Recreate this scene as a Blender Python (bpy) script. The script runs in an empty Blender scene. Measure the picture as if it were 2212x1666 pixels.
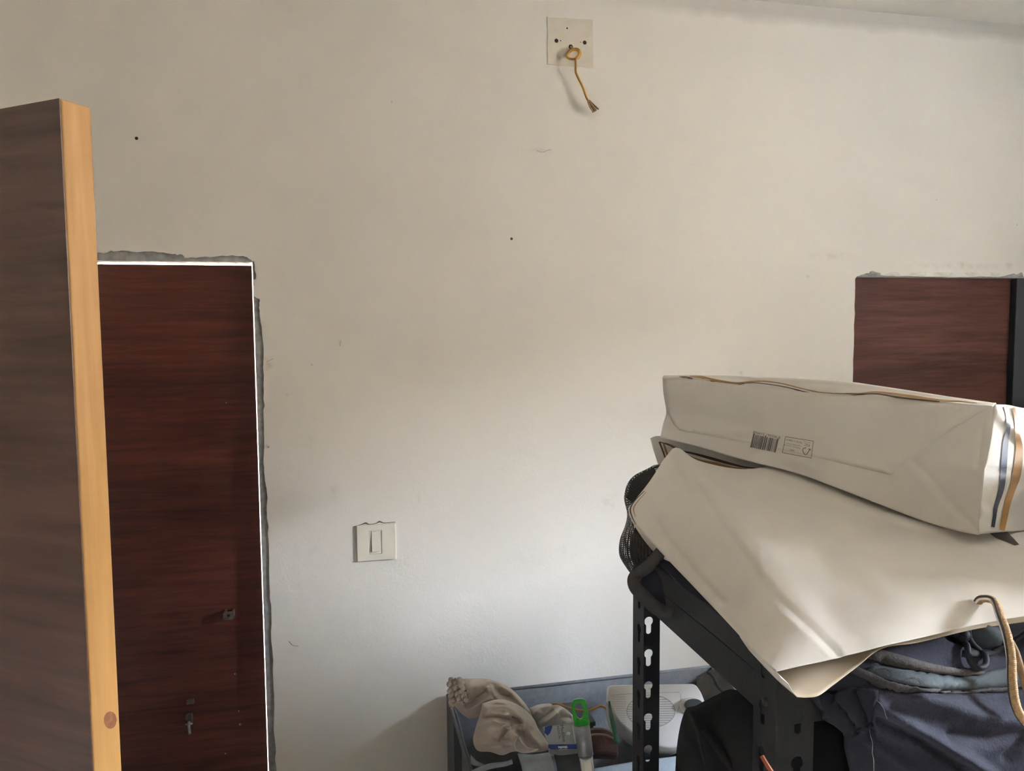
import bpy, bmesh, math, random
import numpy as np
from mathutils import Vector, Matrix
from mathutils.bvhtree import BVHTree
random.seed(7); rng = np.random.default_rng(7)
SC = bpy.context.scene
COL = SC.collection

# ------------------------------------------------------------------ camera
FPX, CX, CY = 1664.0, 1106.0, 833.0            # focal length in pixels of the 2212x1666 frame
YAW, PITCH, ROLL = math.radians(12.3), math.radians(4.26), math.radians(-0.426)
CAM = np.array([0.0, -1.9, 1.75])
_F = np.array([math.sin(YAW)*math.cos(PITCH), math.cos(YAW)*math.cos(PITCH), -math.sin(PITCH)])
_R0 = np.array([math.cos(YAW), -math.sin(YAW), 0.0]); _U0 = np.cross(_R0, _F)
_R = math.cos(ROLL)*_R0 + math.sin(ROLL)*_U0
_U = -math.sin(ROLL)*_R0 + math.cos(ROLL)*_U0
cd = bpy.data.cameras.new('camera'); cam = bpy.data.objects.new('camera', cd); COL.objects.link(cam)
cd.sensor_fit = 'HORIZONTAL'; cd.sensor_width = 36.0; cd.lens = 36.0*FPX/2212.0; cd.clip_start = 0.02
m = Matrix.Identity(4)
for i in range(3):
    m[i][0], m[i][1], m[i][2], m[i][3] = _R[i], _U[i], -_F[i], CAM[i]
cam.matrix_world = m
SC.camera = cam

# ------------------------------------------------------------------ world, light, exposure
SC.view_settings.view_transform = 'Standard'; SC.view_settings.look = 'None'
SC.view_settings.gamma = 1.0; SC.view_settings.use_curve_mapping = False
SC.view_settings.exposure = 2.0
WSTR = 172.0
GROUND = (0.30, 0.25, 0.19)
w = bpy.data.worlds.new('world'); SC.world = w; w.use_nodes = True
nt = w.node_tree; nt.nodes.clear()
o_ = nt.nodes.new('ShaderNodeOutputWorld'); bg = nt.nodes.new('ShaderNodeBackground')
tc = nt.nodes.new('ShaderNodeTexCoord'); sp = nt.nodes.new('ShaderNodeSeparateXYZ'); rp = nt.nodes.new('ShaderNodeValToRGB')
mr = nt.nodes.new('ShaderNodeMapRange'); mr.inputs[1].default_value = -1; mr.inputs[2].default_value = 1
nt.links.new(tc.outputs['Generated'], sp.inputs[0]); nt.links.new(sp.outputs['Z'], mr.inputs[0])
nt.links.new(mr.outputs[0], rp.inputs[0]); nt.links.new(rp.outputs[0], bg.inputs[0]); nt.links.new(bg.outputs[0], o_.inputs[0])
e = rp.color_ramp.elements
e[0].position = 0.0; e[0].color = (*GROUND, 1); e[1].position = 1.0; e[1].color = (0.95, 1.10, 1.30, 1)
# overcast sky: dim and warm near the horizon, brighter and bluer overhead
for pos, colr in ((0.49, GROUND), (0.505, (0.40, 0.37, 0.32)), (0.58, (0.54, 0.53, 0.51)), (0.64, (0.55, 0.595, 0.66)), (0.75, (0.66, 0.77, 0.94))):
    x = e.new(pos); x.color = (*colr, 1)
bg.inputs[1].default_value = WSTR

# room extents (metres): back wall is the plane y = 0
XL, XR, YF = -1.08, 2.40, -3.4
WIN = dict(y0=-1.93, y1=-1.24, z0=1.70, z1=2.30)      # window in the right wall
WALL_T = 0.16; WALL_R = 0.54                        # the window wall is thicker
ld = bpy.data.lights.new('window_portal', 'AREA'); ld.shape = 'RECTANGLE'
ld.size = WIN['y1']-WIN['y0']; ld.size_y = WIN['z1']-WIN['z0']; ld.cycles.is_portal = True
lo = bpy.data.objects.new('window_portal', ld); COL.objects.link(lo)
lo.location = (XR+WALL_R+0.005, (WIN['y0']+WIN['y1'])/2, (WIN['z0']+WIN['z1'])/2)
lo.rotation_euler = (math.radians(90), 0, math.radians(90))   # -Z axis points to -X

# ------------------------------------------------------------------ pixel -> place
def ray(px, py):
    d = _F + (px-CX)/FPX*_R - (py-CY)/FPX*_U
    return d
def P(px, py, d):
    return CAM + ray(px, py)*d
def on_y(px, py, y=0.0):
    r = ray(px, py); return CAM + r*((y-CAM[1])/r[1])
def on_x(px, py, x):
    r = ray(px, py); return CAM + r*((x-CAM[0])/r[0])
def on_z(px, py, z):
    r = ray(px, py); return CAM + r*((z-CAM[2])/r[2])
def proj(p):
    v = np.asarray(p)-CAM; z = v@_F
    return CX+FPX*(v@_R)/z, CY-FPX*(v@_U)/z, z

# ------------------------------------------------------------------ materials
def new_mat(name):
    M = bpy.data.materials.new(name); M.use_nodes = True
    return M, M.node_tree, M.node_tree.nodes['Principled BSDF']
def lin(r, g, b):
    f = lambda c: (c/255/12.92) if c/255 <= 0.04045 else ((c/255+0.055)/1.055)**2.4
    return (f(r), f(g), f(b))
MATS = {}
def plain(name, col, rough=0.6, noise=0.0, nscale=40, bump=0.0, bscale=200, metal=0.0, spec=0.5, stretch=(1, 1, 1), sheen=0.0):
    if name in MATS: return MATS[name]
    M, t, b = new_mat(name)
    b.inputs['Base Color'].default_value = (*col, 1); b.inputs['Roughness'].default_value = rough
    b.inputs['Metallic'].default_value = metal; b.inputs['Specular IOR Level'].default_value = spec
    if sheen: b.inputs['Sheen Weight'].default_value = sheen
    tc = t.nodes.new('ShaderNodeTexCoord'); mp = t.nodes.new('ShaderNodeMapping'); mp.inputs['Scale'].default_value = stretch
    t.links.new(tc.outputs['Object'], mp.inputs[0])
    if noise:
        n = t.nodes.new('ShaderNodeTexNoise'); n.inputs['Scale'].default_value = nscale; n.inputs['Detail'].default_value = 5
        r = t.nodes.new('ShaderNodeValToRGB')
        r.color_ramp.elements[0].position = 0.3; r.color_ramp.elements[1].position = 0.7
        r.color_ramp.elements[0].color = (*[c*(1-noise) for c in col], 1)
        r.color_ramp.elements[1].color = (*[min(1, c*(1+noise)) for c in col], 1)
        t.links.new(mp.outputs[0], n.inputs['Vector']); t.links.new(n.outputs[0], r.inputs[0]); t.links.new(r.outputs[0], b.inputs['Base Color'])
    if bump:
        n2 = t.nodes.new('ShaderNodeTexNoise'); n2.inputs['Scale'].default_value = bscale; n2.inputs['Detail'].default_value = 4
        bp = t.nodes.new('ShaderNodeBump'); bp.inputs['Strength'].default_value = bump; bp.inputs['Distance'].default_value = 0.002
        t.links.new(mp.outputs[0], n2.inputs['Vector']); t.links.new(n2.outputs[0], bp.inputs['Height']); t.links.new(bp.outputs[0], b.inputs['Normal'])
    MATS[name] = M
    return M

def wood(name, dark, light, axis='x', rough=0.45, fine=60, spec=0.4, coarse=7):
    """laminate or timber grain running along one axis"""
    M, t, b = new_mat(name); b.inputs['Roughness'].default_value = rough; b.inputs['Specular IOR Level'].default_value = spec
    tc = t.nodes.new('ShaderNodeTexCoord'); mp = t.nodes.new('ShaderNodeMapping')
    s = {'x': (1, 10, 14), 'z': (14, 14, 1), 'xy': (1, 1, 14)}[axis]
    mp.inputs['Scale'].default_value = s; t.links.new(tc.outputs['Object'], mp.inputs[0])
    n1 = t.nodes.new('ShaderNodeTexNoise'); n1.inputs['Scale'].default_value = fine/14; n1.inputs['Detail'].default_value = 8; n1.inputs['Roughness'].default_value = 0.65
    n1.inputs['Distortion'].default_value = 0.6
    n2 = t.nodes.new('ShaderNodeTexNoise'); n2.inputs['Scale'].default_value = coarse/14; n2.inputs['Detail'].default_value = 3; n2.inputs['Distortion'].default_value = 1.2
    t.links.new(mp.outputs[0], n1.inputs['Vector']); t.links.new(mp.outputs[0], n2.inputs['Vector'])
    mx = t.nodes.new('ShaderNodeMath'); mx.operation = 'MULTIPLY_ADD'; mx.inputs[1].default_value = 0.6
    m2 = t.nodes.new('ShaderNodeMath'); m2.operation = 'MULTIPLY'; m2.inputs[1].default_value = 0.4
    t.links.new(n2.outputs[0], m2.inputs[0]); t.links.new(n1.outputs[0], mx.inputs[0]); t.links.new(m2.outputs[0], mx.inputs[2])
    r = t.nodes.new('ShaderNodeValToRGB'); r.color_ramp.elements[0].position = 0.36; r.color_ramp.elements[1].position = 0.64
    r.color_ramp.elements[0].color = (*dark, 1); r.color_ramp.elements[1].color = (*light, 1)
    t.links.new(mx.outputs[0], r.inputs[0]); t.links.new(r.outputs[0], b.inputs['Base Color'])
    bp = t.nodes.new('ShaderNodeBump'); bp.inputs['Strength'].default_value = 0.12; bp.inputs['Distance'].default_value = 0.001
    t.links.new(n1.outputs[0], bp.inputs['Height']); t.links.new(bp.outputs[0], b.inputs['Normal'])
    MATS[name] = M
    return M

def wall_material(smudges, zceil):
    """off-white emulsion, roller texture, hand smudges and a dirty line under the ceiling"""
    M, t, b = new_mat('wall_paint'); b.inputs['Roughness'].default_value = 0.75; b.inputs['Specular IOR Level'].default_value = 0.25
    tc = t.nodes.new('ShaderNodeTexCoord')
    def noise(scale, detail=4):
        n = t.nodes.new('ShaderNodeTexNoise'); n.inputs['Scale'].default_value = scale; n.inputs['Detail'].default_value = detail
        t.links.new(tc.outputs['Object'], n.inputs['Vector']); return n
    def mixc(a, bcol, fac):
        mx = t.nodes.new('ShaderNodeMix'); mx.data_type = 'RGBA'
        t.links.new(fac, mx.inputs[0])
        if isinstance(a, tuple): mx.inputs[6].default_value = (*a, 1)
        else: t.links.new(a, mx.inputs[6])
        mx.inputs[7].default_value = (*bcol, 1)
        return mx.outputs[2]
    def mth(op, a, bb, clamp=False):
        n = t.nodes.new('ShaderNodeMath'); n.operation = op; n.use_clamp = clamp
        for i, v in enumerate((a, bb)):
            if isinstance(v, (int, float)): n.inputs[i].default_value = v
            else: t.links.new(v, n.inputs[i])
        return n.outputs[0]
    big = noise(1.7, 5); mr = t.nodes.new('ShaderNodeMapRange'); t.links.new(big.outputs[0], mr.inputs[0])
    mr.inputs[1].default_value = 0.35; mr.inputs[2].default_value = 0.75
    c = mixc(WALLC, tuple(v*0.93 for v in WALLC), mr.outputs[0])
    blot = noise(9, 6)
    # smudges: each a soft blot broken up by noise
    geo = tc.outputs['Object']
    tot = None
    for (sx, sz, rx, rz, amt) in smudges:
        v = t.nodes.new('ShaderNodeVectorMath'); v.operation = 'SUBTRACT'; t.links.new(geo, v.inputs[0]); v.inputs[1].default_value = (sx, 0, sz)
        v2 = t.nodes.new('ShaderNodeVectorMath'); v2.operation = 'MULTIPLY'; t.links.new(v.outputs[0], v2.inputs[0]); v2.inputs[1].default_value = (1/rx, 0, 1/rz)
        ln = t.nodes.new('ShaderNodeVectorMath'); ln.operation = 'LENGTH'; t.links.new(v2.outputs[0], ln.inputs[0])
        g = mth('MULTIPLY', mth('SUBTRACT', 1.0, ln.outputs['Value'], True), amt)
        tot = g if tot is None else mth('MAXIMUM', tot, g)
    br = t.nodes.new('ShaderNodeMapRange'); t.links.new(noise(45, 6).outputs[0], br.inputs[0]); br.inputs[1].default_value = 0.38; br.inputs[2].default_value = 0.62
    tot = mth('MULTIPLY', tot, br.outputs[0])
    # dirty band under the ceiling
    s = t.nodes.new('ShaderNodeSeparateXYZ'); t.links.new(geo, s.inputs[0])
    dz = mth('SUBTRACT', zceil, s.outputs['Z'])
    edge = mth('ADD', 0.035, mth('MULTIPLY', noise(14, 6).outputs[0], 0.045))
    band = mth('MULTIPLY', mth('SUBTRACT', 1.0, mth('DIVIDE', dz, edge), True), 2.0, True)
    xr = t.nodes.new('ShaderNodeMapRange'); t.links.new(s.outputs['X'], xr.inputs[0]); xr.inputs[1].default_value = 0.6; xr.inputs[2].default_value = 1.0
    band = mth('MULTIPLY', mth('MULTIPLY', band, 0.45), xr.outputs[0])
    c = mixc(c, (0.26, 0.24, 0.21), mth('MAXIMUM', tot, band))
    # tiny random specks
    vo = t.nodes.new('ShaderNodeTexVoronoi'); vo.inputs['Scale'].default_value = 7; t.links.new(geo, vo.inputs['Vector'])
    c = mixc(c, (0.2, 0.19, 0.17), mth('MULTIPLY', mth('LESS_THAN', vo.outputs['Distance'], 0.018), 0.35))
    t.links.new(c, b.inputs['Base Color'])
    bp = t.nodes.new('ShaderNodeBump'); bp.inputs['Strength'].default_value = 0.25; bp.inputs['Distance'].default_value = 0.0015
    t.links.new(noise(160, 5).outputs[0], bp.inputs['Height'])
    bp2 = t.nodes.new('ShaderNodeBump'); bp2.inputs['Strength'].default_value = 0.3; bp2.inputs['Distance'].default_value = 0.004
    t.links.new(noise(12, 3).outputs[0], bp2.inputs['Height']); t.links.new(bp.outputs[0], bp2.inputs['Normal'])
    t.links.new(bp2.outputs[0], b.inputs['Normal'])
    return M
WALLC = (0.70, 0.675, 0.625)

# ------------------------------------------------------------------ object helpers
ORI = {}
def empty(name, loc, label=None, cat=None, group=None, kind=None):
    o = bpy.data.objects.new(name, None); COL.objects.link(o); o.location = tuple(map(float, loc)); o.empty_display_size = 0.05
    ORI[o.name] = np.array(loc, float); tag(o, label, cat, group, kind); return o
def tag(o, label=None, cat=None, group=None, kind=None):
    if label: o['label'] = label
    if cat: o['category'] = cat
    if group: o['group'] = group
    if kind: o['kind'] = kind
    return o
def mesh(name, verts, faces, mat, parent=None, origin=None, smooth=False, label=None, cat=None, group=None, kind=None):
    verts = np.asarray(verts, float)
    if parent is not None: org = ORI[parent.name]
    else: org = np.array(origin if origin is not None else (0, 0, 0), float)
    me = bpy.data.meshes.new(name); me.from_pydata([tuple(v) for v in (verts-org)], [], [list(map(int, f)) for f in faces])
    if mat is not None:
        for mm in (mat if isinstance(mat, (list, tuple)) else [mat]): me.materials.append(mm)
    bm = bmesh.new(); bm.from_mesh(me); bmesh.ops.recalc_face_normals(bm, faces=bm.faces); bm.to_mesh(me); bm.free()
    if smooth:
        for p in me.polygons: p.use_smooth = True
    o = bpy.data.objects.new(name, me); COL.objects.link(o)
    if parent is not None: o.parent = parent
    else: o.location = tuple(org)
    ORI[o.name] = org
    return tag(o, label, cat, group, kind)
def bevel(o, w, seg=2):
    md = o.modifiers.new('bevel', 'BEVEL'); md.width = w; md.segments = seg; md.limit_method = 'ANGLE'; md.angle_limit = math.radians(40)
    return o
def solid(o, t, offset=-1.0):
    md = o.modifiers.new('solid', 'SOLIDIFY'); md.thickness = t; md.offset = offset; return o
def subsurf(o, n=1):
    md = o.modifiers.new('sub', 'SUBSURF'); md.levels = n; md.render_levels = n; return o
def hexa(c0, c1):
    x0, y0, z0 = c0; x1, y1, z1 = c1
    v = [(x0, y0, z0), (x1, y0, z0), (x1, y1, z0), (x0, y1, z0), (x0, y0, z1), (x1, y0, z1), (x1, y1, z1), (x0, y1, z1)]
    f = [(0, 3, 2, 1), (4, 5, 6, 7), (0, 1, 5, 4), (1, 2, 6, 5), (2, 3, 7, 6), (3, 0, 4, 7)]
    return v, f
def box(name, c0, c1, mat, parent=None, bev=0.0, **k):
    v, f = hexa(c0, c1); o = mesh(name, v, f, mat, parent, **k)
    if bev: bevel(o, bev)
    return o
def prism(name, poly, d0, d1, mat, parent=None, bev=0.0, **k):
    """polygon (list of 3d points) swept from +d0 to +d1 (3-vectors)"""
    a = np.asarray(poly, float); n = len(a)
    v = np.vstack([a+np.asarray(d0), a+np.asarray(d1)])
    f = [list(range(n)), list(range(n, 2*n))] + [(i, (i+1) % n, n+(i+1) % n, n+i) for i in range(n)]
    o = mesh(name, v, f, mat, parent, **k)
    if bev: bevel(o, bev)
    return o
def catmull(pts, n):
    """resample a polyline of k points with n samples through a Catmull-Rom spline"""
    p = np.asarray(pts, float); k = len(p)
    q = np.vstack([2*p[0]-p[1], p, 2*p[-1]-p[-2]])
    out = []
    for s in np.linspace(0, k-1, n):
        i = min(int(s), k-2); u = s-i
        a, b_, c, d = q[i], q[i+1], q[i+2], q[i+3]
        out.append(0.5*((2*b_)+(-a+c)*u+(2*a-5*b_+4*c-d)*u*u+(-a+3*b_-3*c+d)*u**3))
    return np.array(out)
def tube(name, pts, radii, mat, parent=None, nseg=10, samples=None, cap=True, **k):
    pts = np.asarray(pts, float)
    if samples: 
        rr = np.asarray(radii if hasattr(radii, '__len__') else [radii]*len(pts), float)
        pr = catmull(np.hstack([pts, rr[:, None]]), samples); pts = pr[:, :3]; radii = pr[:, 3]
    n = len(pts); radii = np.broadcast_to(np.asarray(radii, float), (n,))
    T = np.gradient(pts, axis=0); T /= np.linalg.norm(T, axis=1)[:, None]
    up = np.array([0.31, 0.22, 0.92]); N = np.cross(T[0], up); N /= np.linalg.norm(N)
    v = []; f = []
    for i in range(n):
        N = N - (N@T[i])*T[i]; N /= np.linalg.norm(N); B = np.cross(T[i], N)
        for j in range(nseg):
            a = 2*math.pi*j/nseg; v.append(pts[i]+radii[i]*(math.cos(a)*N+math.sin(a)*B))
    for i in range(n-1):
        for j in range(nseg):
            f.append((i*nseg+j, i*nseg+(j+1) % nseg, (i+1)*nseg+(j+1) % nseg, (i+1)*nseg+j))
    if cap: f.append(list(range(nseg))); f.append(list(range((n-1)*nseg, n*nseg)))
    return mesh(name, v, f, mat, parent, smooth=True, **k)
def net(rows, nu, nv):
    """rows of (px,py,depth) -> (nv x nu) array of the same, smoothly interpolated"""
    a = np.array([catmull(r, nu) for r in rows])
    return np.array([catmull(a[:, j], nv) for j in range(nu)]).transpose(1, 0, 2)
def toworld(g):
    sh = g.shape
    return np.array([P(*q) for q in g.reshape(-1, 3)]).reshape(sh)
def gridfaces(nv, nu, off=0):
    return [(off+i*nu+j, off+i*nu+j+1, off+(i+1)*nu+j+1, off+(i+1)*nu+j) for i in range(nv-1) for j in range(nu-1)]
def normals(W):
    du = np.gradient(W, axis=1); dv = np.gradient(W, axis=0); n = np.cross(du, dv)
    return n/np.maximum(np.linalg.norm(n, axis=2, keepdims=True), 1e-9)
def closed(name, A, B, mat, parent=None, **k):
    """solid between two grids of equal shape"""
    nv, nu = A.shape[:2]; n = nv*nu
    v = np.vstack([A.reshape(-1, 3), B.reshape(-1, 3)])
    f = gridfaces(nv, nu) + [tuple(reversed(q)) for q in gridfaces(nv, nu, n)]
    ring = [j for j in range(nu)] + [i*nu+nu-1 for i in range(1, nv)] + [(nv-1)*nu+j for j in range(nu-2, -1, -1)] + [i*nu for i in range(nv-2, 0, -1)]
    for a, b_ in zip(ring, ring[1:]+ring[:1]): f.append((a, b_, b_+n, a+n))
    return mesh(name, v, f, mat, parent, smooth=True, **k)
def smoothnoise(g, amp, scale, seed=0, octaves=3):
    """sum of sines used for wrinkles; g = array (...,2)"""
    r = np.random.default_rng(seed); out = np.zeros(g.shape[:-1])
    for o in range(octaves):
        for _ in range(5):
            a = r.uniform(0, 2*math.pi); k = scale*(1.9**o)*r.uniform(0.7, 1.3); ph = r.uniform(0, 6.28)
            out += np.sin(k*(g[..., 0]*math.cos(a)+g[..., 1]*math.sin(a))+ph)/(1.9**o)
    return amp*out/5
def bvh_of(*objs):
    vs = []; fs = []
    for o in objs:
        b0 = len(vs); org = ORI[o.name]
        vs += [tuple(np.array(v.co)+org) for v in o.data.vertices]
        fs += [[b0+i for i in p.vertices] for p in o.data.polygons]
    return BVHTree.FromPolygons(vs, fs)
def hit(bvh, px, py, off=0.0006, fallback=None):
    r = ray(px, py); r = r/np.linalg.norm(r)
    loc, nrm, i, d = bvh.ray_cast(Vector(CAM), Vector(r))
    if loc is None:
        return None if fallback is None else P(px, py, fallback)
    n = np.array(nrm); n = n if n@r < 0 else -n
    return np.array(loc)+n*off
def ribbon(name, pts, widths, bvh, mat, parent, off=0.0006, thick=0.0, step=6, sm=True, **k):
    """printed or sewn strip: centre line in pixels laid on a surface"""
    pts = np.asarray(pts, float); L = np.sum(np.linalg.norm(np.diff(pts, axis=0), axis=1)); n = max(3, int(L/step))
    ww = np.asarray(widths if hasattr(widths, '__len__') else [widths]*len(pts), float)
    c = catmull(np.hstack([pts, ww[:, None]]), n) if sm else np.array([np.interp(np.linspace(0, len(pts)-1, n), range(len(pts)), np.hstack([pts, ww[:, None]])[:, q]) for q in range(3)]).T
    T = np.gradient(c[:, :2], axis=0); T /= np.linalg.norm(T, axis=1)[:, None]; N = np.stack([-T[:, 1], T[:, 0]], 1)
    v = []; f = []; prev = None
    for i in range(n):
        row = []
        for s in (-0.5, 0, 0.5):
            q = c[i, :2]+N[i]*s*max(c[i, 2], 0.4); h = hit(bvh, q[0], q[1], off)
            row.append(h)
        if any(h is None for h in row): prev = None; continue
        idx = [len(v)+q for q in range(3)]; v += row
        if prev is not None:
            f += [(prev[0], prev[1], idx[1], idx[0]), (prev[1], prev[2], idx[2], idx[1])]
        prev = idx
    if not f: return None
    o = mesh(name, v, f, mat, parent, smooth=True, **k)
    if thick: solid(o, thick, 0.0)
    return o
def patch(name, outline, bvh, mat, parent, off=0.0006, thick=0.0, step=14, **k):
    """flat piece with a pixel outline laid on a surface"""
    o2 = np.asarray(outline, float)
    bm = bmesh.new(); vs = [bm.verts.new((p[0], p[1], 0)) for p in o2]; bm.faces.new(vs)
    bmesh.ops.triangulate(bm, faces=bm.faces)
    for _ in range(7):
        es = [e_ for e_ in bm.edges if e_.calc_length() > step]
        if not es: break
        bmesh.ops.subdivide_edges(bm, edges=es, cuts=1); bmesh.ops.triangulate(bm, faces=bm.faces)
    bm.verts.ensure_lookup_table(); v = []; ok = []
    for q in bm.verts:
        h = hit(bvh, q.co.x, q.co.y, off); ok.append(h is not None); v.append(h if h is not None else np.zeros(3))
    f = [[q.index for q in fc.verts] for fc in bm.faces if all(ok[q.index] for q in fc.verts)]
    bm.free(); used = sorted({i for fc in f for i in fc}); mp = {i: n for n, i in enumerate(used)}
    o = mesh(name, [v[i] for i in used], [[mp[i] for i in fc] for fc in f], mat, parent, smooth=True, **k)
    if thick: solid(o, thick, 0.0)
    return o
def text_tris(s, size=1.0):
    cu = bpy.data.curves.new('txt', 'FONT'); cu.body = s; cu.size = size; cu.align_x = 'CENTER'; cu.align_y = 'CENTER'; cu.resolution_u = 2
    ob = bpy.data.objects.new('txt', cu); COL.objects.link(ob); bpy.context.view_layer.update()
    me = bpy.data.meshes.new_from_object(ob.evaluated_get(bpy.context.evaluated_depsgraph_get()))
    v = np.array([x_.co[:2] for x_ in me.vertices]).reshape(-1, 2); f = [list(p.vertices) for p in me.polygons]
    bpy.data.objects.remove(ob); bpy.data.curves.remove(cu); bpy.data.meshes.remove(me)
    return v, f
def text_on(name, s, centre, size, ang, bvh, mat, parent, off=0.0007, sx=1.0, skew=0.0):
    """lettering printed on a surface; ang = direction of the base line in the picture"""
    v, f = text_tris(s, size); v = v*np.array([sx, 1.0])
    c, s_ = math.cos(ang), math.sin(ang); out = []
    for a, b_ in v:
        a2 = a+skew*b_
        px = centre[0]+c*a2+s_*b_; py = centre[1]+s_*a2-c*b_
        h = hit(bvh, px, py, off); out.append(h if h is not None else None)
    f = [q for q in f if all(out[i] is not None for i in q)]
    out = [h if h is not None else np.zeros(3) for h in out]
    return mesh(name, out, f, mat, parent)

# ================================================================== the room
ZF, ZC = -0.10, 2.60
smudge_px = [(722, 1060, 18, 26, .22), (733, 742, 5, 7, .3), (660, 950, 20, 14, .14), (577, 965, 5, 5, .5), (620, 853, 4, 4, .4), (1315, 1085, 14, 18, .28), (1215, 1190, 40, 22, .10),
             (1790, 552, 50, 12, .22), (1170, 325, 34, 6, .22), (1160, 1215, 60, 30, .10), (690, 1190, 60, 40, .08), (800, 1390, 40, 18, .12), (575, 785, 16, 14, .5), (1745, 597, 4, 3, .5),
             (1330, 1070, 6, 6, .3), (905, 1075, 5, 12, .15), (1600, 806, 5, 5, .4), (640, 1400, 20, 14, .18), (2070, 575, 90, 7, .28), (2080, 570, 8, 8, .4), (2180, 574, 9, 9, .4)]
sm = []
for px, py, rx, ry, a in smudge_px:
    q = on_y(px, py); q2 = on_y(px+rx, py); q3 = on_y(px, py-ry); sm.append((q[0], q[2], abs(q2[0]-q[0])*1.3, abs(q3[2]-q[2])*1.3, a))
WALL = wall_material(sm, ZC)
PAINT = plain('room_paint', (0.78, 0.75, 0.69), 0.8, 0.04, 3, 0.2, 150)
CEIL = plain('ceiling_paint', (0.80, 0.77, 0.71), 0.85, 0.05, 4, 0.3, 90)
CEMENT = plain('cement', (0.27, 0.265, 0.265), 0.9, 0.25, 70, 0.8, 120)
TILE = plain('floor_tile', (0.58, 0.50, 0.40), 0.35, 0.06, 5)
LAM1 = wood('laminate_red_brown', lin(50, 22, 17), lin(90, 46, 36), 'x', 0.42, 85, 0.35)
LAM2 = wood('laminate_dark_brown', lin(52, 29, 24), lin(86, 54, 46), 'x', 0.6, 70, 0.1)
PINE = wood('pine_lipping', lin(146, 108, 62), lin(176, 138, 86), 'z', 0.55, 45, 0.3)
DARK = plain('dark_hole', (0.012, 0.011, 0.010), 0.9)

# --- floor and ceiling
box('floor', (XL-WALL_T, YF-WALL_T, ZF-0.1), (XR+WALL_R, 0.3, ZF), TILE, kind='structure', label='warm beige tiled floor of the room')
box('ceiling', (XL-WALL_T, YF-WALL_T, ZC), (XR+WALL_R, 0.3, ZC+0.12), CEIL, kind='structure', label='off-white ceiling above the dirty wall line')

# --- back wall: grey cement core with a plaster skin broken around the doors
D1L, D1R, D1T = -0.99, -0.2035, 1.908       # opening of the left door
D2L, D2R, D2T = 1.394, 2.10, 1.886          # opening of the right door
SK = 0.004                                  # plaster thickness
def jag(pts, n, amp, seed):
    r = np.random.default_rng(seed); p = np.asarray(pts, float); out = []
    for a, b_ in zip(p[:-1], p[1:]):
        d = b_-a; L = np.linalg.norm(d); nn = np.array([-d[1], d[0]])/L
        for i in range(n):
            u = (i+r.uniform(-.2, .2)*(i > 0))/n
            out.append(a+d*u+nn*(r.normal(0, amp) if i else 0))
    out.append(p[-1]); return out
# plaster edge around the left door, read off the photograph on the wall plane
e_px = [(200, 545), (232, 546), (262, 541), (290, 545), (330, 543), (372, 549), (394, 550), (398, 557), (430, 556), (480, 552), (525, 553), (541, 561), (549, 566), (553, 602), (548, 606), (549, 640), (562, 650), (561, 670),
        (566, 720), (569, 780), (570, 850), (569, 900), (571, 965), (569, 1000), (572, 1040), (576, 1060), (577, 1120), (581, 1190), (583, 1280), (586, 1330), (588, 1400), (592, 1500), (594, 1600), (598, 1680)]
e1 = [(on_y(a, b_)[0], on_y(a, b_)[2]) for a, b_ in e_px]
e1 = [(D1L-0.02, ZF), (D1L-0.02, 1.93)] + jag(e1, 4, 0.0011, 3)
zb = e1[-1][1]; e1 += [(D1R+0.019+0.002*math.sin(7*z_), z_) for z_ in np.arange(zb-0.05, ZF, -0.05)] + [(D1R+0.02, ZF)]
e_px2 = [(1842, 830), (1845, 720), (1847, 640), (1847, 603), (1851, 597), (1872, 590), (1890, 588), (1903, 594), (1925, 596), (1960, 596), (2010, 598), (2060, 599), (2120, 597), (2160, 598), (2190, 591), (2215, 599)]
e2 = [(on_y(a, b_)[0], on_y(a, b_)[2]) for a, b_ in e_px2]
e2 = [(D2L-0.001, ZF)] + jag(e2, 4, 0.0007, 5) + [(D2R+0.01, D2T+0.004), (D2R+0.01, ZF)]
outl = [(XL-WALL_T, ZF)] + e1 + e2 + [(XR+WALL_T, ZF), (XR+WALL_T, ZC), (XL-WALL_T, ZC)]
poly = [(a, 0.0, c) for a, c in outl]
wall_back = prism('wall_back', poly, (0, 0, 0), (0, SK, 0), WALL, kind='structure', label='off-white plastered wall with smudges, broken around two doors')
def core(x0, x1, z0, z1):
    return hexa((x0, SK, z0), (x1, WALL_T, z1))
V, Fc = [], []
for q in (core(XL-WALL_T, D1L, ZF, ZC), core(D1R, D2L, ZF, ZC), core(D2R, XR+WALL_T, ZF, ZC), core(D1L, D1R, D1T, ZC), core(D2L, D2R, D2T, ZC)):
    b0 = len(V); V += q[0]; Fc += [[b0+i for i in f] for f in q[1]]
mesh('cement_core', V, Fc, CEMENT, wall_back, label='bare grey cement showing where plaster broke off')
# whitish crumbs of filler along the top of the right door, grey lump at its corner
FILL = plain('filler', (0.62, 0.60, 0.55), 0.9, 0.1, 60, 0.6, 90)
def lump(name, px, py, rx, rz, t, mat, seed):
    c = on_y(px, py); r = np.random.default_rng(seed); v = []; f = []
    n, k = 14, 4
    for i in range(k+1):
        s = i/k
        for j in range(n):
            a = 2*math.pi*j/n; rr = (1-s)*(1+0.25*math.sin(3*a+seed)+r.normal(0, .06))
            v.append((c[0]+rx*rr*math.cos(a), -t*math.sin(s*math.pi/2)+0.001, c[2]+rz*rr*math.sin(a)))
    for i in range(k):
        for j in range(n): f.append((i*n+j, i*n+(j+1) % n, (i+1)*n+(j+1) % n, (i+1)*n+j))
    return mesh(name, v, f, mat, wall_back, smooth=True)
lump('cement_lump', 1888, 591, 0.022, 0.007, 0.004, CEMENT, 2)
lump('cement_lump', 2204, 594, 0.014, 0.007, 0.004, CEMENT, 4)
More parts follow.
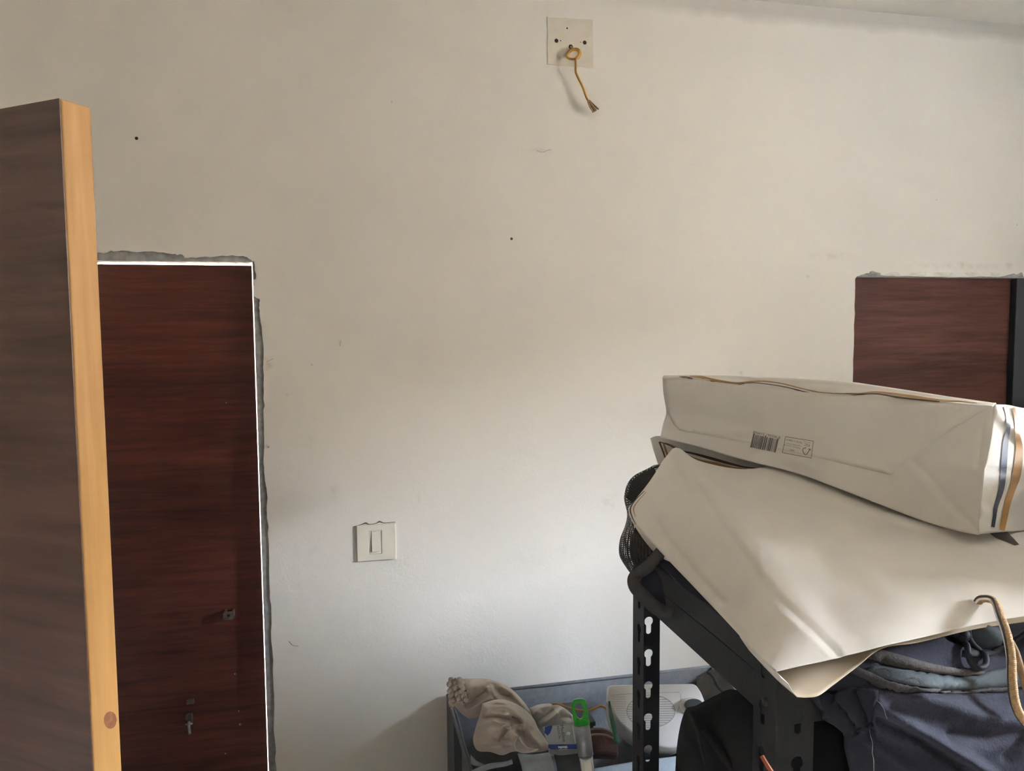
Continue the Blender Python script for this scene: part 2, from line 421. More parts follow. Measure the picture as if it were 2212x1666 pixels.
for i, px in enumerate((1930, 1985, 2040, 2100, 2150)):
    lump('filler_crumb', px, 592, 0.03+0.01*math.sin(i), 0.007, 0.003, FILL, 10+i)
# nail holes
def disc(name, px, py, r, mat, parent, y=-0.0006, n=10):
    c = on_y(px, py)
    v = [(c[0]+r*math.cos(6.2832*i/n), y, c[2]+r*math.sin(6.2832*i/n)) for i in range(n)] + [(c[0]+r*math.cos(6.2832*i/n), 0.0, c[2]+r*math.sin(6.2832*i/n)) for i in range(n)]
    return mesh(name, v, [list(range(n))]+[(i, (i+1) % n, n+(i+1) % n, n+i) for i in range(n)], mat, parent)
disc('nail_hole', 295, 299, 0.0036, DARK, wall_back); disc('nail_hole', 1105, 516, 0.0034, plain('plug_brown', (0.06, 0.045, 0.03), 0.8), wall_back)
disc('nail_hole', 580, 966, 0.002, CEMENT, wall_back)
# hairline scratches
SCR = plain('scratch', (0.23, 0.21, 0.18), 0.9)
for pts in ([(1160, 326), (1172, 329), (1182, 325), (1190, 323)], [(736, 735), (734, 748)], [(624, 1385), (632, 1394), (645, 1396)], [(576, 782), (590, 775)]):
    q = np.array([on_y(a, b_, -0.0002) for a, b_ in pts]); tube('scratch', q, 0.0005, SCR, wall_back, nseg=5, samples=10)

# --- the other walls (out of frame), the right one with the window that lights the room
box('wall_left', (XL-WALL_T, YF-WALL_T, ZF), (XL, SK, ZC), PAINT, kind='structure', label='plain off-white side wall beyond the open door leaf')
box('wall_front', (XL-WALL_T, YF-WALL_T, ZF), (XR+WALL_T, YF, ZC), PAINT, kind='structure', label='plain off-white wall behind the viewer')
V, Fc = [], []
for q in (hexa((XR, YF, ZF), (XR+WALL_R, WIN['y0'], ZC)), hexa((XR, WIN['y1'], ZF), (XR+WALL_R, SK, ZC)),
          hexa((XR, WIN['y0'], ZF), (XR+WALL_R, WIN['y1'], WIN['z0'])), hexa((XR, WIN['y0'], WIN['z1']), (XR+WALL_R, WIN['y1'], ZC))):
    b0 = len(V); V += q[0]; Fc += [[b0+i for i in f] for f in q[1]]
mesh('wall_right', V, Fc, PAINT, kind='structure', label='off-white side wall with a high open window')
wf = empty('window_1', (XR+0.08, (WIN['y0']+WIN['y1'])/2, WIN['z0']), 'high open window in the right-hand wall', None, None, 'structure')
FR = plain('window_frame_paint', (0.5, 0.48, 0.44), 0.5)
fw = 0.035
for c0, c1 in (((0, WIN['y0'], WIN['z0']), (0, WIN['y0']+fw, WIN['z1'])), ((0, WIN['y1']-fw, WIN['z0']), (0, WIN['y1'], WIN['z1'])),
               ((0, WIN['y0']+fw, WIN['z0']), (0, WIN['y1']-fw, WIN['z0']+fw)), ((0, WIN['y0']+fw, WIN['z1']-fw), (0, WIN['y1']-fw, WIN['z1']))):
    box('window_frame', (XR+0.46, c0[1], c0[2]), (XR+0.51, c1[1], c1[2]), FR, wf)

# --- added outside the window, unseen: a plain house and yard shaping its light
OUT = plain('added_house_plaster', (0.30, 0.235, 0.17), 0.9, 0.1, 1)
nb = empty('added_house', (9.5, -6.0, -3.0), 'added unseen beige house outside the window, cutting off the low sky', None, None, 'structure')
box('added_facade', (8.0, -26.0, -3.0), (12.0, 10.0, 3.0), OUT, nb); box('added_parapet', (7.9, -26.0, 3.0), (8.2, 10.0, 3.4), OUT, nb)
box('blocker_wing', (XR+WALL_R+0.02, -8.0, -3.0), (4.25, -3.0, 4.6), OUT, nb)  # added unseen wing, blocks window light from the right of the back wall
box('yard', (XR+WALL_R+0.3, -26.0, -3.1), (8.0, 10.0, -3.0), plain('yard_earth', (0.28, 0.22, 0.16), 0.95, 0.2, 2), kind='structure', label='added unseen earth yard below the window')

# --- left door: closed leaf set back in the opening, daylight in the gap round it
d1 = empty('door_1', ((D1L+D1R)/2, 0.05, ZF), 'closed red-brown laminate door with daylight in the gap, left of the switch', 'door', None, 'structure')
GAP = 0.0060
box('door_panel', (D1L+0.004, 0.040, ZF+0.008), (D1R-GAP, 0.070, D1T-0.0045), LAM1, d1, 0.0012)
box('stop_bead', (D1R-GAP-0.022, 0.070, ZF+0.008), (D1R-GAP-0.002, 0.084, D1T-0.02), LAM1, d1)
STEEL = plain('dull_steel', (0.26, 0.255, 0.25), 0.4, 0.25, 90, 0.2, 200, metal=0.9)
RUST = plain('rusty_steel', (0.085, 0.065, 0.052), 0.6, 0.4, 120, 0.3, 200, metal=0.3)
def dpt(px, py, y=0.040): return on_y(px, py, y)
c = dpt(497, 1322)
# hasp staple: a square plate bracket standing off the door
def ring_plate(name, c, hw, hh, th, r, mat, parent, y0):
    n = 16; outer = []; inner = []
    for i in range(n):
        a = 2*math.pi*(i+0.5)/n; ca, sa = math.cos(a), math.sin(a); k = 1/max(abs(ca), abs(sa))
        outer.append((ca*k*hw, sa*k*hh)); inner.append((ca*r, sa*r))
    v = [(c[0]+a, y0, c[2]+b_) for a, b_ in outer+inner]+[(c[0]+a, y0+th, c[2]+b_) for a, b_ in outer+inner]
    f = []
    for i in range(n):
        j = (i+1) % n
        f += [(i, j, n+j, n+i), (2*n+i, 2*n+j, 3*n+j, 3*n+i), (i, j, 2*n+j, 2*n+i), (n+i, n+j, 3*n+j, 3*n+i)]
    return mesh(name, v, f, mat, parent)
bk = ring_plate('latch_bracket', c, 0.0125, 0.0105, 0.003, 0.0035, RUST, d1, 0.012); bevel(bk, 0.0008)
for s in (-1, 1): box('bracket_leg', (c[0]+s*0.0095-0.002, 0.0145, c[2]-0.008), (c[0]+s*0.0095+0.002, 0.041, c[2]+0.008), RUST, bk)
# remains of a second latch lower down
c = dpt(412, 1514); box('latch_stub', (c[0]-0.009, 0.034, c[2]-0.007), (c[0]+0.008, 0.041, c[2]+0.006), RUST, d1, 0.001)
c = dpt(410, 1555); st = box('latch_bolt', (c[0]-0.0075, 0.026, c[2]-0.012), (c[0]+0.0075, 0.041, c[2]+0.018), RUST, d1, 0.002)
tube('bolt_pin', [(c[0]+0.001, 0.024, c[2]+0.004), (c[0]+0.002, 0.018, c[2]-0.01), (c[0]+0.003, 0.020, c[2]-0.025)], 0.0042, STEEL, st, samples=8)
tube('bolt_pin', [(c[0]-0.007, 0.02, c[2]-0.002), (c[0]+0.01, 0.02, c[2]-0.001)], 0.003, STEEL, st)
LHOLE = plain('pale_chip', (0.33, 0.27, 0.22), 0.8)
for px, py, r in ((508, 1456, .0022), (516, 1536, .0018), (519, 1565, .003), (489, 870, .0016), (487, 1628, .002)):
    c = dpt(px, py); n = 10
    mesh('screw_hole', [(c[0]+r*math.cos(.6283*i), 0.0394, c[2]+r*math.sin(.6283*i)) for i in range(n)], [list(range(n))], LHOLE, d1)
    mesh('screw_hole', [(c[0]+.001+.5*r*math.cos(.6283*i), 0.0391, c[2]+.5*r*math.sin(.6283*i)) for i in range(n)], [list(range(n))], DARK, d1)

# --- right door
d2 = empty('door_2', ((D2L+D2R)/2, 0.05, ZF), 'dark brown laminate door behind the top paper bag', 'door', None, 'structure')
box('door_panel', (D2L+0.002, 0.034, ZF+0.008), (D2R-0.16, 0.064, D2T-0.001), LAM2, d2, 0.001)
box('door_frame', (D2R-0.16, 0.012, ZF+0.002), (D2R, 0.10, D2T-0.001), plain('black_frame', (0.012, 0.013, 0.018), 0.6), d2, 0.002)

# --- open leaf at the left edge of the picture, pine-lipped
K = P(128, 212, 0.62); zt = K[2]
ed = on_z(197, 232, zt)-K; TH = np.linalg.norm(ed); ed /= TH
fa = np.array([ed[1]*-1, ed[0], 0.0]); fa = fa if fa[0] < 0 else -fa
LEN = 0.74
d3 = empty('door_3', (K[0]+fa[0]*LEN/2, K[1]+fa[1]*LEN/2, ZF), 'open door leaf with dark brown face and pale pine edge', 'door', None, 'structure')
def leafpart(name, s0, s1, t0, t1, z0, z1, mat, chamfer=0.0):
    q = [K+fa*s0+ed*t0, K+fa*s1+ed*t0, K+fa*s1+ed*t1, K+fa*s0+ed*t1]
    v = [(a[0], a[1], z0) for a in q]+[(a[0], a[1], z1) for a in q]
    f = [(0, 3, 2, 1), (4, 5, 6, 7), (0, 1, 5, 4), (1, 2, 6, 5), (2, 3, 7, 6), (3, 0, 4, 7)]
    return mesh(name, v, f, mat, d3)
LAM3 = wood('laminate_leaf', lin(52, 36, 31), lin(92, 66, 57), 'xy', 0.45, 60, 0.35, 12)
ZB = ZF+0.008
leafpart('core_board', 0.012, LEN, 0.001, TH-0.001, ZB, zt-0.001, PINE)
pe = leafpart('edge_lipping', 0.0, 0.012, 0.0012, TH, ZB, zt, PINE); bevel(pe, 0.0018, 3)
leafpart('laminate_face', 0.0003, LEN, 0.0, 0.001, ZB, zt, LAM3)
leafpart('laminate_face', 0.012, LEN, TH-0.001, TH, ZB, zt, LAM3)
# knot in the lipping
kb = bvh_of(pe)
KN = plain('pine_knot', lin(118, 76, 46), 0.6, 0.25, 200)
ck = (238, 1556)
patch('knot', [(ck[0]+14*math.cos(a), ck[1]+19*math.sin(a)) for a in np.linspace(0, 6.1, 14)], kb, KN, d3, off=0.00012)
box('hinge_jamb', (XL, K[1]+fa[1]*LEN-0.06, ZF), (XL+0.05, K[1]+fa[1]*LEN+0.05, zt+0.03), PINE, d3)

# ================================================================== fixtures on the wall
# --- light switch
IV = plain('ivory_plastic', (0.66, 0.63, 0.54), 0.35, spec=0.5)
IVW = plain('white_plastic', (0.66, 0.615, 0.54), 0.3, spec=0.5)
a0 = on_y(770, 1137, -0.0065); a1 = on_y(856, 1208, -0.0065)
sx0, sx1, sz0, sz1 = a0[0], a1[0], a1[2], a0[2]
scx, scz = (sx0+sx1)/2, (sz0+sz1)/2
sw = empty('light_switch', (scx, 0, scz), 'ivory square wall switch with a single rocker', 'switch')
def frame(name, x0, x1, z0, z1, ix0, ix1, iz0, iz1, yb, yf, mat, parent, bev=0.001):
    v = []; 
    for y in (yf, yb):
        v += [(x0, y, z0), (x1, y, z0), (x1, y, z1), (x0, y, z1), (ix0, y, iz0), (ix1, y, iz0), (ix1, y, iz1), (ix0, y, iz1)]
    f = []
    for i in range(4):
        j = (i+1) % 4; f += [(i, j, 4+j, 4+i), (8+i, 8+j, 12+j, 12+i), (i, j, 8+j, 8+i), (4+i, 4+j, 12+j, 12+i)]
    o = mesh(name, v, f, mat, parent)
    if bev: bevel(o, bev)
    return o
b0 = on_y(797, 1147, -0.0065); b1 = on_y(825, 1196, -0.0065)
frame('plate', sx0, sx1, sz0, sz1, b0[0], b1[0], b1[2], b0[2], 0.0, -0.0065, IV, sw, 0.0012)
frame('rocker_frame', b0[0]+.0004, b1[0]-.0004, b1[2]+.0004, b0[2]-.0004, b0[0]+0.0045, b1[0]-0.002, b1[2]+0.006, b0[2]-0.003, 0.0, -0.0050, IVW, sw, 0.0006)
rx0, rx1, rz0, rz1 = b0[0]+0.0055, b1[0]-0.0025, b1[2]+0.0065, b0[2]-0.0035
v = [(rx0, 0, rz0), (rx1, 0, rz0), (rx1, 0, rz1), (rx0, 0, rz1), (rx0, -0.0105, rz0), (rx1, -0.0105, rz0), (rx1, -0.0052, rz1), (rx0, -0.0052, rz1)]
bevel(mesh('rocker', v, [(0, 1, 2, 3), (4, 5, 6, 7), (0, 1, 5, 4), (1, 2, 6, 5), (2, 3, 7, 6), (3, 0, 4, 7)], IVW, sw), 0.0008)
# cracked plaster line above the plate
q = [on_y(a, b_, -0.0003) for a, b_ in ((764, 1138), (782, 1133), (790, 1130), (798, 1133), (812, 1131), (820, 1127), (830, 1130), (854, 1128))]
tube('crack', np.array(q), [.0006, .0010, .0018, .0009, .0009, .0018, .0010, .0007], plain('crack_dirt', (0.12, 0.09, 0.06), 0.95), wall_back, nseg=6, samples=26)

# --- scar of a removed fixture: thin square pad with plug holes, and the cable left hanging
PADM = plain('old_paint_pad', (0.60, 0.555, 0.47), 0.85, 0.06, 30, 0.3, 90)
pq = [on_y(*p) for p in ((1182, 37), (1281, 43), (1282, 147), (1183, 140))]
pts = []
for a, b_ in zip(pq, pq[1:]+pq[:1]):
    for u in np.linspace(0, 1, 9)[:-1]: pts.append(a+(b_-a)*u+np.array([rng.normal(0, .0006), 0, rng.normal(0, .0006)]))
pad = prism('fixture_pad', pts, (0, -0.0016, 0), (0, 0.0, 0), PADM, origin=np.mean(pq, axis=0), label='square yellowed patch with plug holes high on the wall', cat='wall patch')
for px, py, r in ((1202, 88, .0050), (1263, 92, .0050), (1233, 101, .0056), (1225, 61, .0022), (1211, 88, .0016), (1254, 91, .0012)):
    c = on_y(px, py, -0.0018); n = 14
    mesh('plug_hole', [(c[0]+r*math.cos(6.2832*i/n), -0.0019, c[2]+r*math.sin(6.2832*i/n)) for i in range(n)], [list(range(n))], DARK, pad)
YEL = plain('yellow_sheath', lin(168, 126, 44), 0.5, 0.15, 60)
FRAY = plain('frayed_end', lin(140, 112, 82), 0.8, 0.3, 150)
cp = [(1233, 101, .0), (1236, 106, -.012), (1246, 106, -.020), (1254, 113, -.024), (1250, 124, -.026), (1236, 128, -.022), (1225, 123, -.018), (1228, 114, -.016), (1238, 108, -.018), (1250, 110, -.024), (1250, 120, -.028), (1244, 127, -.030), (1244, 140, -.030), (1244, 156, -.029), (1251, 172, -.028), (1260, 190, -.027), (1266, 208, -.026), (1271, 218, -.026)]
cw = np.array([on_y(a, b_, y) for a, b_, y in cp])
cb = empty('loose_cable', cw[0], 'short yellow cable knotted and hanging from the wall patch', 'cable')
tube('sheath', cw, 0.0030, YEL, cb, 8, 90)
fr = [(1271, 217), (1278, 228), (1287, 240)]
for i in range(9):
    s = (i-4)/4; pp = [on_y(a+s*k*1.3, b_-s*k*0.8, -.026+0.0015*((i*7) % 5-2)*k/3) for (a, b_), k in zip(fr, (1.2, 3, 4+((i*5) % 3)))]
    tube('frayed_strand', np.array(pp), [.0016, .0018, .0013], FRAY, cb, 6, 8)

# ================================================================== slotted-angle rack
XA, YA, YB = 0.461, -0.721, -1.153          # left side plane, rear and front corner of the rack
XB2 = 1.46                                 # right end (out of frame)
ZS = 1.384                                  # top of the shelf
BLK = plain('black_powder_coat', (0.0165, 0.017, 0.020), 0.55, 0.2, 60, 0.25, 300, spec=0.35)
rack = empty('storage_rack', ((XA+XB2)/2, (YA+YB)/2, ZF), 'black slotted-angle steel rack with keyhole posts, under the paper bags', 'rack')
FL, PITCH_H, HZ0 = 0.047, 0.0557, 1.2035    # flange width, hole pitch, height of one hole head
def keyhole(n=10):
    R_, w_, tail = 0.0078, 0.0046, 0.0175
    a0 = math.asin(w_/R_); p = []
    for a in np.linspace(-math.pi/2+a0, 1.5*math.pi-a0, 2*n): p.append((R_*math.cos(a), R_*math.sin(a)))
    for a in np.linspace(math.pi, 2*math.pi, n)[0:]: p.append((w_*math.cos(a), -tail+w_*math.sin(a)))
    return p
def cell():
    bm = bmesh.new(); hc = 0.027; z0 = 0.5*PITCH_H
    def loop(pts):
        vs = [bm.verts.new((a, b_, 0)) for a, b_ in pts]
        return [bm.edges.new((vs[i], vs[(i+1) % len(vs)])) for i in range(len(vs))]
    e_ = loop([(0, -z0-0.008), (FL, -z0-0.008), (FL, z0-0.008), (0, z0-0.008)]) + loop([(a+hc, b_) for a, b_ in keyhole()])
    bmesh.ops.triangle_fill(bm, use_beauty=True, use_dissolve=False, edges=e_)
    bm.verts.ensure_lookup_table(); bm.verts.index_update()
    v = np.array([q.co[:2] for q in bm.verts]); f = [[q.index for q in fc.verts] for fc in bm.faces]; bm.free(); return v, f
CV, CF = cell()
def post(x, y, sx, sy):
    """L post: corner at (x,y); flanges run sx along x and sy along y"""
    ks = range(-int((ZS-HZ0)/PITCH_H)-0, int((HZ0-ZF)/PITCH_H))
    v = []; f = []
    for fl in (0, 1):
        for k_ in ks:
            zc = HZ0-k_*PITCH_H; b0 = len(v)
            if zc+PITCH_H/2 > ZS+0.03: continue
            for a, b_ in CV:
                v.append((x+sx*a, y, zc+b_) if fl == 0 else (x, y+sy*a, zc+b_))
            f += [[b0+i for i in q] for q in CF]
    zl = min(q[2] for q in v)
    for fl in (0, 1):
        b0 = len(v); q = [(0, zl), (FL, zl), (FL, ZF), (0, ZF)]
        v += [(x+sx*a, y, b_) if fl == 0 else (x, y+sy*a, b_) for a, b_ in q]; f.append([b0, b0+1, b0+2, b0+3])
    o = mesh('post', v, f, BLK, rack)
    md = o.modifiers.new('weld', 'WELD'); md.merge_threshold = 1e-5
    solid(o, 0.0016, 0.0); return o
post(XA, YA, 1, -1); post(XA, YB, 1, 1); post(XB2, YA, -1, -1); post(XB2, YB, -1, 1)
for zt_ in (ZS, ZS-0.43, ZS-0.86, ZF+0.16):
    zb_ = zt_-0.081
    for x_, s_ in ((XA, 1), (XB2, -1)):
        box('side_beam', (min(x_+s_*0.002, x_+s_*0.006), YB+0.004, zb_), (max(x_+s_*0.002, x_+s_*0.006), YA-0.004, zb_+0.045), BLK, rack, 0.0012)
    for y_, s_ in ((YB, 1), (YA, -1)):
        box('long_beam', (XA+0.008, min(y_+s_*0.002, y_+s_*0.006), zb_), (XB2-0.008, max(y_+s_*0.002, y_+s_*0.006), zb_+0.045), BLK, rack, 0.0012)
    box('shelf', (XA+0.001, YB+0.001, zt_-0.036), (XB2-0.001, YA-0.001, zt_), BLK, rack, 0.003)
# rivets on the posts at the shelf
for y_ in (YA-0.02, YB+0.02):
    for z_ in (ZS-0.015, ZS-0.06):
        tube('rivet', [(XA-0.0035, y_, z_), (XA+0.004, y_, z_)], 0.005, BLK, rack, 10)

# ================================================================== storage hamper by the wall
GREY = plain('grey_nonwoven', (0.14, 0.147, 0.157), 0.9, 0.12, 60, 0.5, 260)
GREY_LIT = plain('grey_nonwoven_lit', (0.27, 0.31, 0.34), 0.85, 0.10, 50, 0.4, 260)  # same fabric, window light on the front put into the colour
LINING = plain('navy_lining', (0.018, 0.021, 0.034), 0.9, 0.2, 50)
HB = 0.82                                   # rim height
HX0, HX1, HY0, HY1 = 0.238, 0.965, -0.40, -0.012
hamper = empty('fabric_hamper', ((HX0+HX1)/2, (HY0+HY1)/2, ZF), 'open grey fabric storage hamper against the wall, left of the rack', 'hamper')
def panel(name, A, mat, th=0.005, parent=hamper):
    o = mesh(name, A.reshape(-1, 3), gridfaces(*A.shape[:2]), mat, parent, smooth=True); solid(o, th, 0.0); return o
def wallgrid(p0, p1, top, n=30, k=24, bow=0.01, nrm=(0, 0, 0), seed=1):
    p0 = np.array(p0, float); p1 = np.array(p1, float); A = np.zeros((k, n, 3)); nrm = np.array(nrm, float)
    for i in range(k):
        for j in range(n):
            u = j/(n-1); s = i/(k-1); zt2 = top(u); z = ZF+0.004+(zt2-ZF-0.004)*s
            b = p0+(p1-p0)*u; d = bow*math.sin(math.pi*u)*(0.5+0.5*s)+0.003*math.sin(9*u+5*s+seed)*math.sin(math.pi*u)
            A[i, j] = (b[0]+nrm[0]*d, b[1]+nrm[1]*d, z)
    return A
panel('back_panel', wallgrid((HX0, HY1, 0), (HX1, HY1, 0), lambda u: HB-0.006*math.sin(math.pi*u), nrm=(0, -1, 0), bow=0.004), GREY)
panel('side_panel', wallgrid((HX0, HY1, 0), (HX0, HY0, 0), lambda u: HB-0.004*math.sin(math.pi*u), nrm=(1, 0, 0), bow=0.010), GREY)
panel('side_panel', wallgrid((HX1, HY1, 0), (HX1, HY0, 0), lambda u: HB, nrm=(-1, 0, 0)), GREY)
def ftop(u):                                 # front rim: high at the right, sagging at the left
    x_ = HX0+(HX1-HX0)*u
    return float(np.interp(x_, [0.24, 0.27, 0.30, 0.40, 0.44, 0.47, 0.60, 0.97], [0.80, 0.775, 0.755, 0.750, 0.765, 0.805, 0.812, 0.812]))
fp = panel('front_panel', wallgrid((HX0, HY0, 0), (HX1, HY0, 0), ftop, 60, nrm=(0, 1, 0), bow=0.012), GREY_LIT)
# binding along the rim
tube('rim_binding', [(HX0, HY1, HB), (HX0, HY0, HB)], 0.004, GREY, hamper, 8); tube('rim_binding', [(HX0, HY1, HB-0.003), (HX1, HY1, HB)], 0.004, GREY, hamper, 8)
box('base_panel', (HX0+0.01, HY0+0.01, ZF+0.002), (HX1-0.01, HY1-0.01, ZF+0.012), GREY, hamper)
box('lining_floor', (HX0+0.012, HY0+0.03, 0.52), (HX1-0.012, HY1-0.006, 0.53), LINING, hamper, label='dark stuffing deep in the hamper')
# dark lining seen inside the left side, lid flap and handle strap folded over the front
box('lining', (HX0+0.0045, HY0+0.03, 0.53), (HX0+0.007, HY1-0.006, HB-0.02), LINING, hamper)
def flap(name, rows, mat, nu=14, nv=14, th=0.003, parent=hamper, wr=0.0, seed=0, **k):
    W = toworld(net(rows, nu, nv))
    if wr: W = W+normals(W)*smoothnoise(W[..., [0, 2]], wr, 60, seed)[..., None]
    o = mesh(name, W.reshape(-1, 3), gridfaces(nv, nu), mat, parent, smooth=True, **k); solid(o, th, 0.0); return o
flap('lid_flap', [[(1118, 1628, 1.545), (1150, 1631, 1.545), (1186, 1626, 1.545)], [(1126, 1655, 1.53), (1160, 1657, 1.53), (1196, 1652, 1.53)], [(1140, 1715, 1.53), (1170, 1716, 1.53), (1207, 1712, 1.53)]], GREY_LIT)
flap('handle_strap', [[(1012, 1668, 1.56), (1050, 1652, 1.54), (1090, 1646, 1.53), (1106, 1641, 1.53)], [(1012, 1690, 1.56), (1052, 1664, 1.54), (1092, 1655, 1.53), (1108, 1650, 1.53)]], GREY_LIT, 20, 6)
flap('lid_corner', [[(1017, 1632, 1.57), (1030, 1645, 1.565), (1045, 1652, 1.56)], [(1017, 1650, 1.57), (1030, 1655, 1.565), (1045, 1655, 1.56)]], GREY_LIT, 10, 4)
flap('lid_lining', [[(1196, 1630, 1.57), (1215, 1632, 1.57), (1262, 1626, 1.57)], [(1203, 1660, 1.56), (1225, 1660, 1.56), (1270, 1660, 1.56)], [(1210, 1710, 1.56), (1240, 1712, 1.56), (1275, 1712, 1.56)]], plain('grey_green_lining', (0.06, 0.065, 0.062), 0.9, 0.3, 30), wr=0.002)
# folded flap propped against the right end, behind the rack
flap('side_flap', [[(1505, 1462, 1.93), (1530, 1450, 1.9), (1556, 1442, 1.86)], [(1508, 1500, 1.9), (1545, 1500, 1.86), (1590, 1497, 1.8)], [(1515, 1545, 1.87), (1560, 1545, 1.82), (1600, 1540, 1.78)]], plain('brown_grey_lining', (0.10, 0.095, 0.09), 0.9, 0.35, 25), wr=0.004, seed=4)
tube('cord', [P(1528, 1452, 1.83), P(1540, 1462, 1.82), P(1552, 1485, 1.80), P(1575, 1505, 1.78)], 0.004, plain('black_cord', (0.012, 0.012, 0.016), 0.7), hamper, 8, 14)

def dist_poly(q, pl):
    pl = np.asarray(pl, float); best = np.full(q.shape[:-1], 1e9)
    for a, b_ in zip(pl[:-1], pl[1:]):
        d = b_-a; t = np.clip(((q-a)@d)/(d@d), 0, 1); best = np.minimum(best, np.linalg.norm(q-(a+t[..., None]*d), axis=-1))
    return best
# ---- beige cotton bundle: two crumpled cloths with a ruffled end
COT = plain('beige_cotton', (0.60, 0.53, 0.465), 0.95, 0.06, 30, 0.3, 500, spec=0.2, sheen=0.2)
def cloth_blob(name, rings, mat, parent, n=44, m=40, wr=0.006, seed=1, fold=(5, 0.004, 0.0), back=0.04):
    """closed bag of cloth: outline in pixels (ring of px,py) at a depth, puffed towards the viewer and away"""
    px = np.asarray(rings['outline'], float); d0 = rings['d']; puff = rings['puff']
    c0 = np.array(rings.get('centre', px.mean(0)))
    loop = catmull(np.vstack([px, px[:1]]), n+1)[:-1]
    def cap(sgn, pf):
        G = []
        for i in range(m):
            s = math.cos(math.pi/2*i/(m-1)) if True else 0
            h = math.sin(math.pi/2*i/(m-1))
            r_ = np.maximum(s, 0.0)
            ring = c0+(loop-c0)*r_
            G.append([P(q[0], q[1], d0-sgn*pf*h) for q in ring])
        return np.array(G)
    Fg = cap(1, puff); Bg = cap(-1, back)
    Nf = np.gradient(Fg, axis=0)
    # wrinkles: displace towards the viewer by ridged noise in picture space
    q = np.array([[proj(p)[:2] for p in r_] for r_ in Fg])/100.0
    rr = np.random.default_rng(seed); D = np.zeros(q.shape[:2])
    for k_, (ang, fr, am) in enumerate(rings['folds']):
        t = q[..., 0]*math.cos(ang)+q[..., 1]*math.sin(ang); wob = smoothnoise(q, 0.5, 3.0, seed+k_, 2)
        D += 1.7*am*(0.6-np.abs(np.sin(fr*(t+wob*0.5)))**0.6)
    D += smoothnoise(q, wr, 9, seed+9, 3)
    for pl, am, wd in rings.get('ridges', ()):
        D += am*np.exp(-(dist_poly(q*100.0, pl)/wd)**2)
    taper = np.sin(np.linspace(0, math.pi/2, m))[:, None]**0.5
    dirs = (CAM-Fg); dirs /= np.linalg.norm(dirs, axis=2, keepdims=True)
    Fg = Fg+dirs*(D*taper)[..., None]
    v = np.vstack([Fg.reshape(-1, 3), Bg.reshape(-1, 3)]); f = []
    for o in (0, m*n):
        for i in range(m-1):
            for j in range(n): f.append((o+i*n+j, o+i*n+(j+1) % n, o+(i+1)*n+(j+1) % n, o+(i+1)*n+j))
    o = mesh(name, v, f, mat, parent, smooth=True)
    md = o.modifiers.new('weld', 'WELD'); md.merge_threshold = 2e-4
    return o
bund = empty('cotton_bundle', P(1080, 1640, 1.62), 'crumpled beige cotton bundle with ruffled end, in the grey hamper', 'cloth')
cloth_blob('upper_fold', dict(outline=[(972, 1470), (1000, 1467), (1035, 1466), (1062, 1469), (1095, 1482), (1120, 1503), (1140, 1528), (1150, 1552), (1120, 1566), (1080, 1560), (1040, 1552), (1012, 1552), (990, 1535), (972, 1508)], d=1.73, puff=0.045, centre=(1055, 1515), folds=[(0.5, 7, .008), (1.1, 12, .004)], ridges=[([(1000, 1500), (1020, 1485), (1050, 1478)], .016, 6), ([(1003, 1520), (1030, 1505), (1045, 1495)], -.018, 5), ([(1055, 1472), (1066, 1490), (1070, 1505)], .014, 4), ([(1060, 1480), (1085, 1500), (1100, 1505)], -.022, 7), ([(1080, 1478), (1115, 1505), (1140, 1535)], .014, 6), ([(1010, 1535), (1040, 1520), (1060, 1510)], .012, 5)]), COT, bund, n=72, m=46, seed=3, wr=.006)
cloth_blob('lower_fold', dict(outline=[(1042, 1520), (1070, 1512), (1098, 1514), (1130, 1530), (1152, 1552), (1163, 1575), (1180, 1598), (1191, 1612), (1180, 1622), (1150, 1626), (1110, 1624), (1085, 1632), (1060, 1625), (1032, 1622), (1022, 1600), (1028, 1570), (1038, 1540)], d=1.655, puff=0.07, centre=(1090, 1570), folds=[(1.35, 7, .006), (2.2, 9, .004), (0.9, 15, .003)], ridges=[([(1032, 1552), (1065, 1548), (1095, 1552), (1125, 1560)], -.016, 4), ([(1036, 1563), (1070, 1560), (1100, 1566)], .012, 5), ([(1075, 1605), (1085, 1588), (1092, 1574)], -.020, 4), ([(1118, 1546), (1128, 1552), (1134, 1566)], .018, 4), ([(1108, 1548), (1120, 1551)], -.03, 4), ([(1050, 1528), (1090, 1526), (1120, 1540), (1145, 1570)], .012, 6), ([(1145, 1560), (1150, 1590), (1165, 1612)], .02, 7), ([(1130, 1580), (1140, 1600), (1150, 1618)], -.022, 7), ([(1030, 1610), (1060, 1604), (1100, 1600)], .010, 5), ([(1050, 1612), (1090, 1610), (1120, 1608)], -.012, 4), ([(1060, 1516), (1095, 1519)], .016, 4)]), COT, bund, n=84, m=54, seed=8, wr=.007)
cloth_blob('rear_fold', dict(outline=[(1143, 1530), (1165, 1522), (1190, 1520), (1212, 1526), (1232, 1540), (1242, 1556), (1225, 1572), (1190, 1580), (1160, 1575), (1148, 1555)], d=1.745, puff=0.04, centre=(1190, 1552), folds=[(-0.5, 7, .007), (0.3, 12, .003)], ridges=[([(1180, 1560), (1200, 1545), (1215, 1532)], .016, 5), ([(1160, 1560), (1185, 1540), (1205, 1528)], -.018, 5), ([(1212, 1548), (1230, 1550)], -.022, 5), ([(1150, 1545), (1165, 1530), (1185, 1524)], .012, 5)]), plain('white_cotton', (0.62, 0.59, 0.56), 0.95, 0.05, 30, 0.3, 500, spec=0.2), bund, n=60, m=36, seed=5, wr=.005)
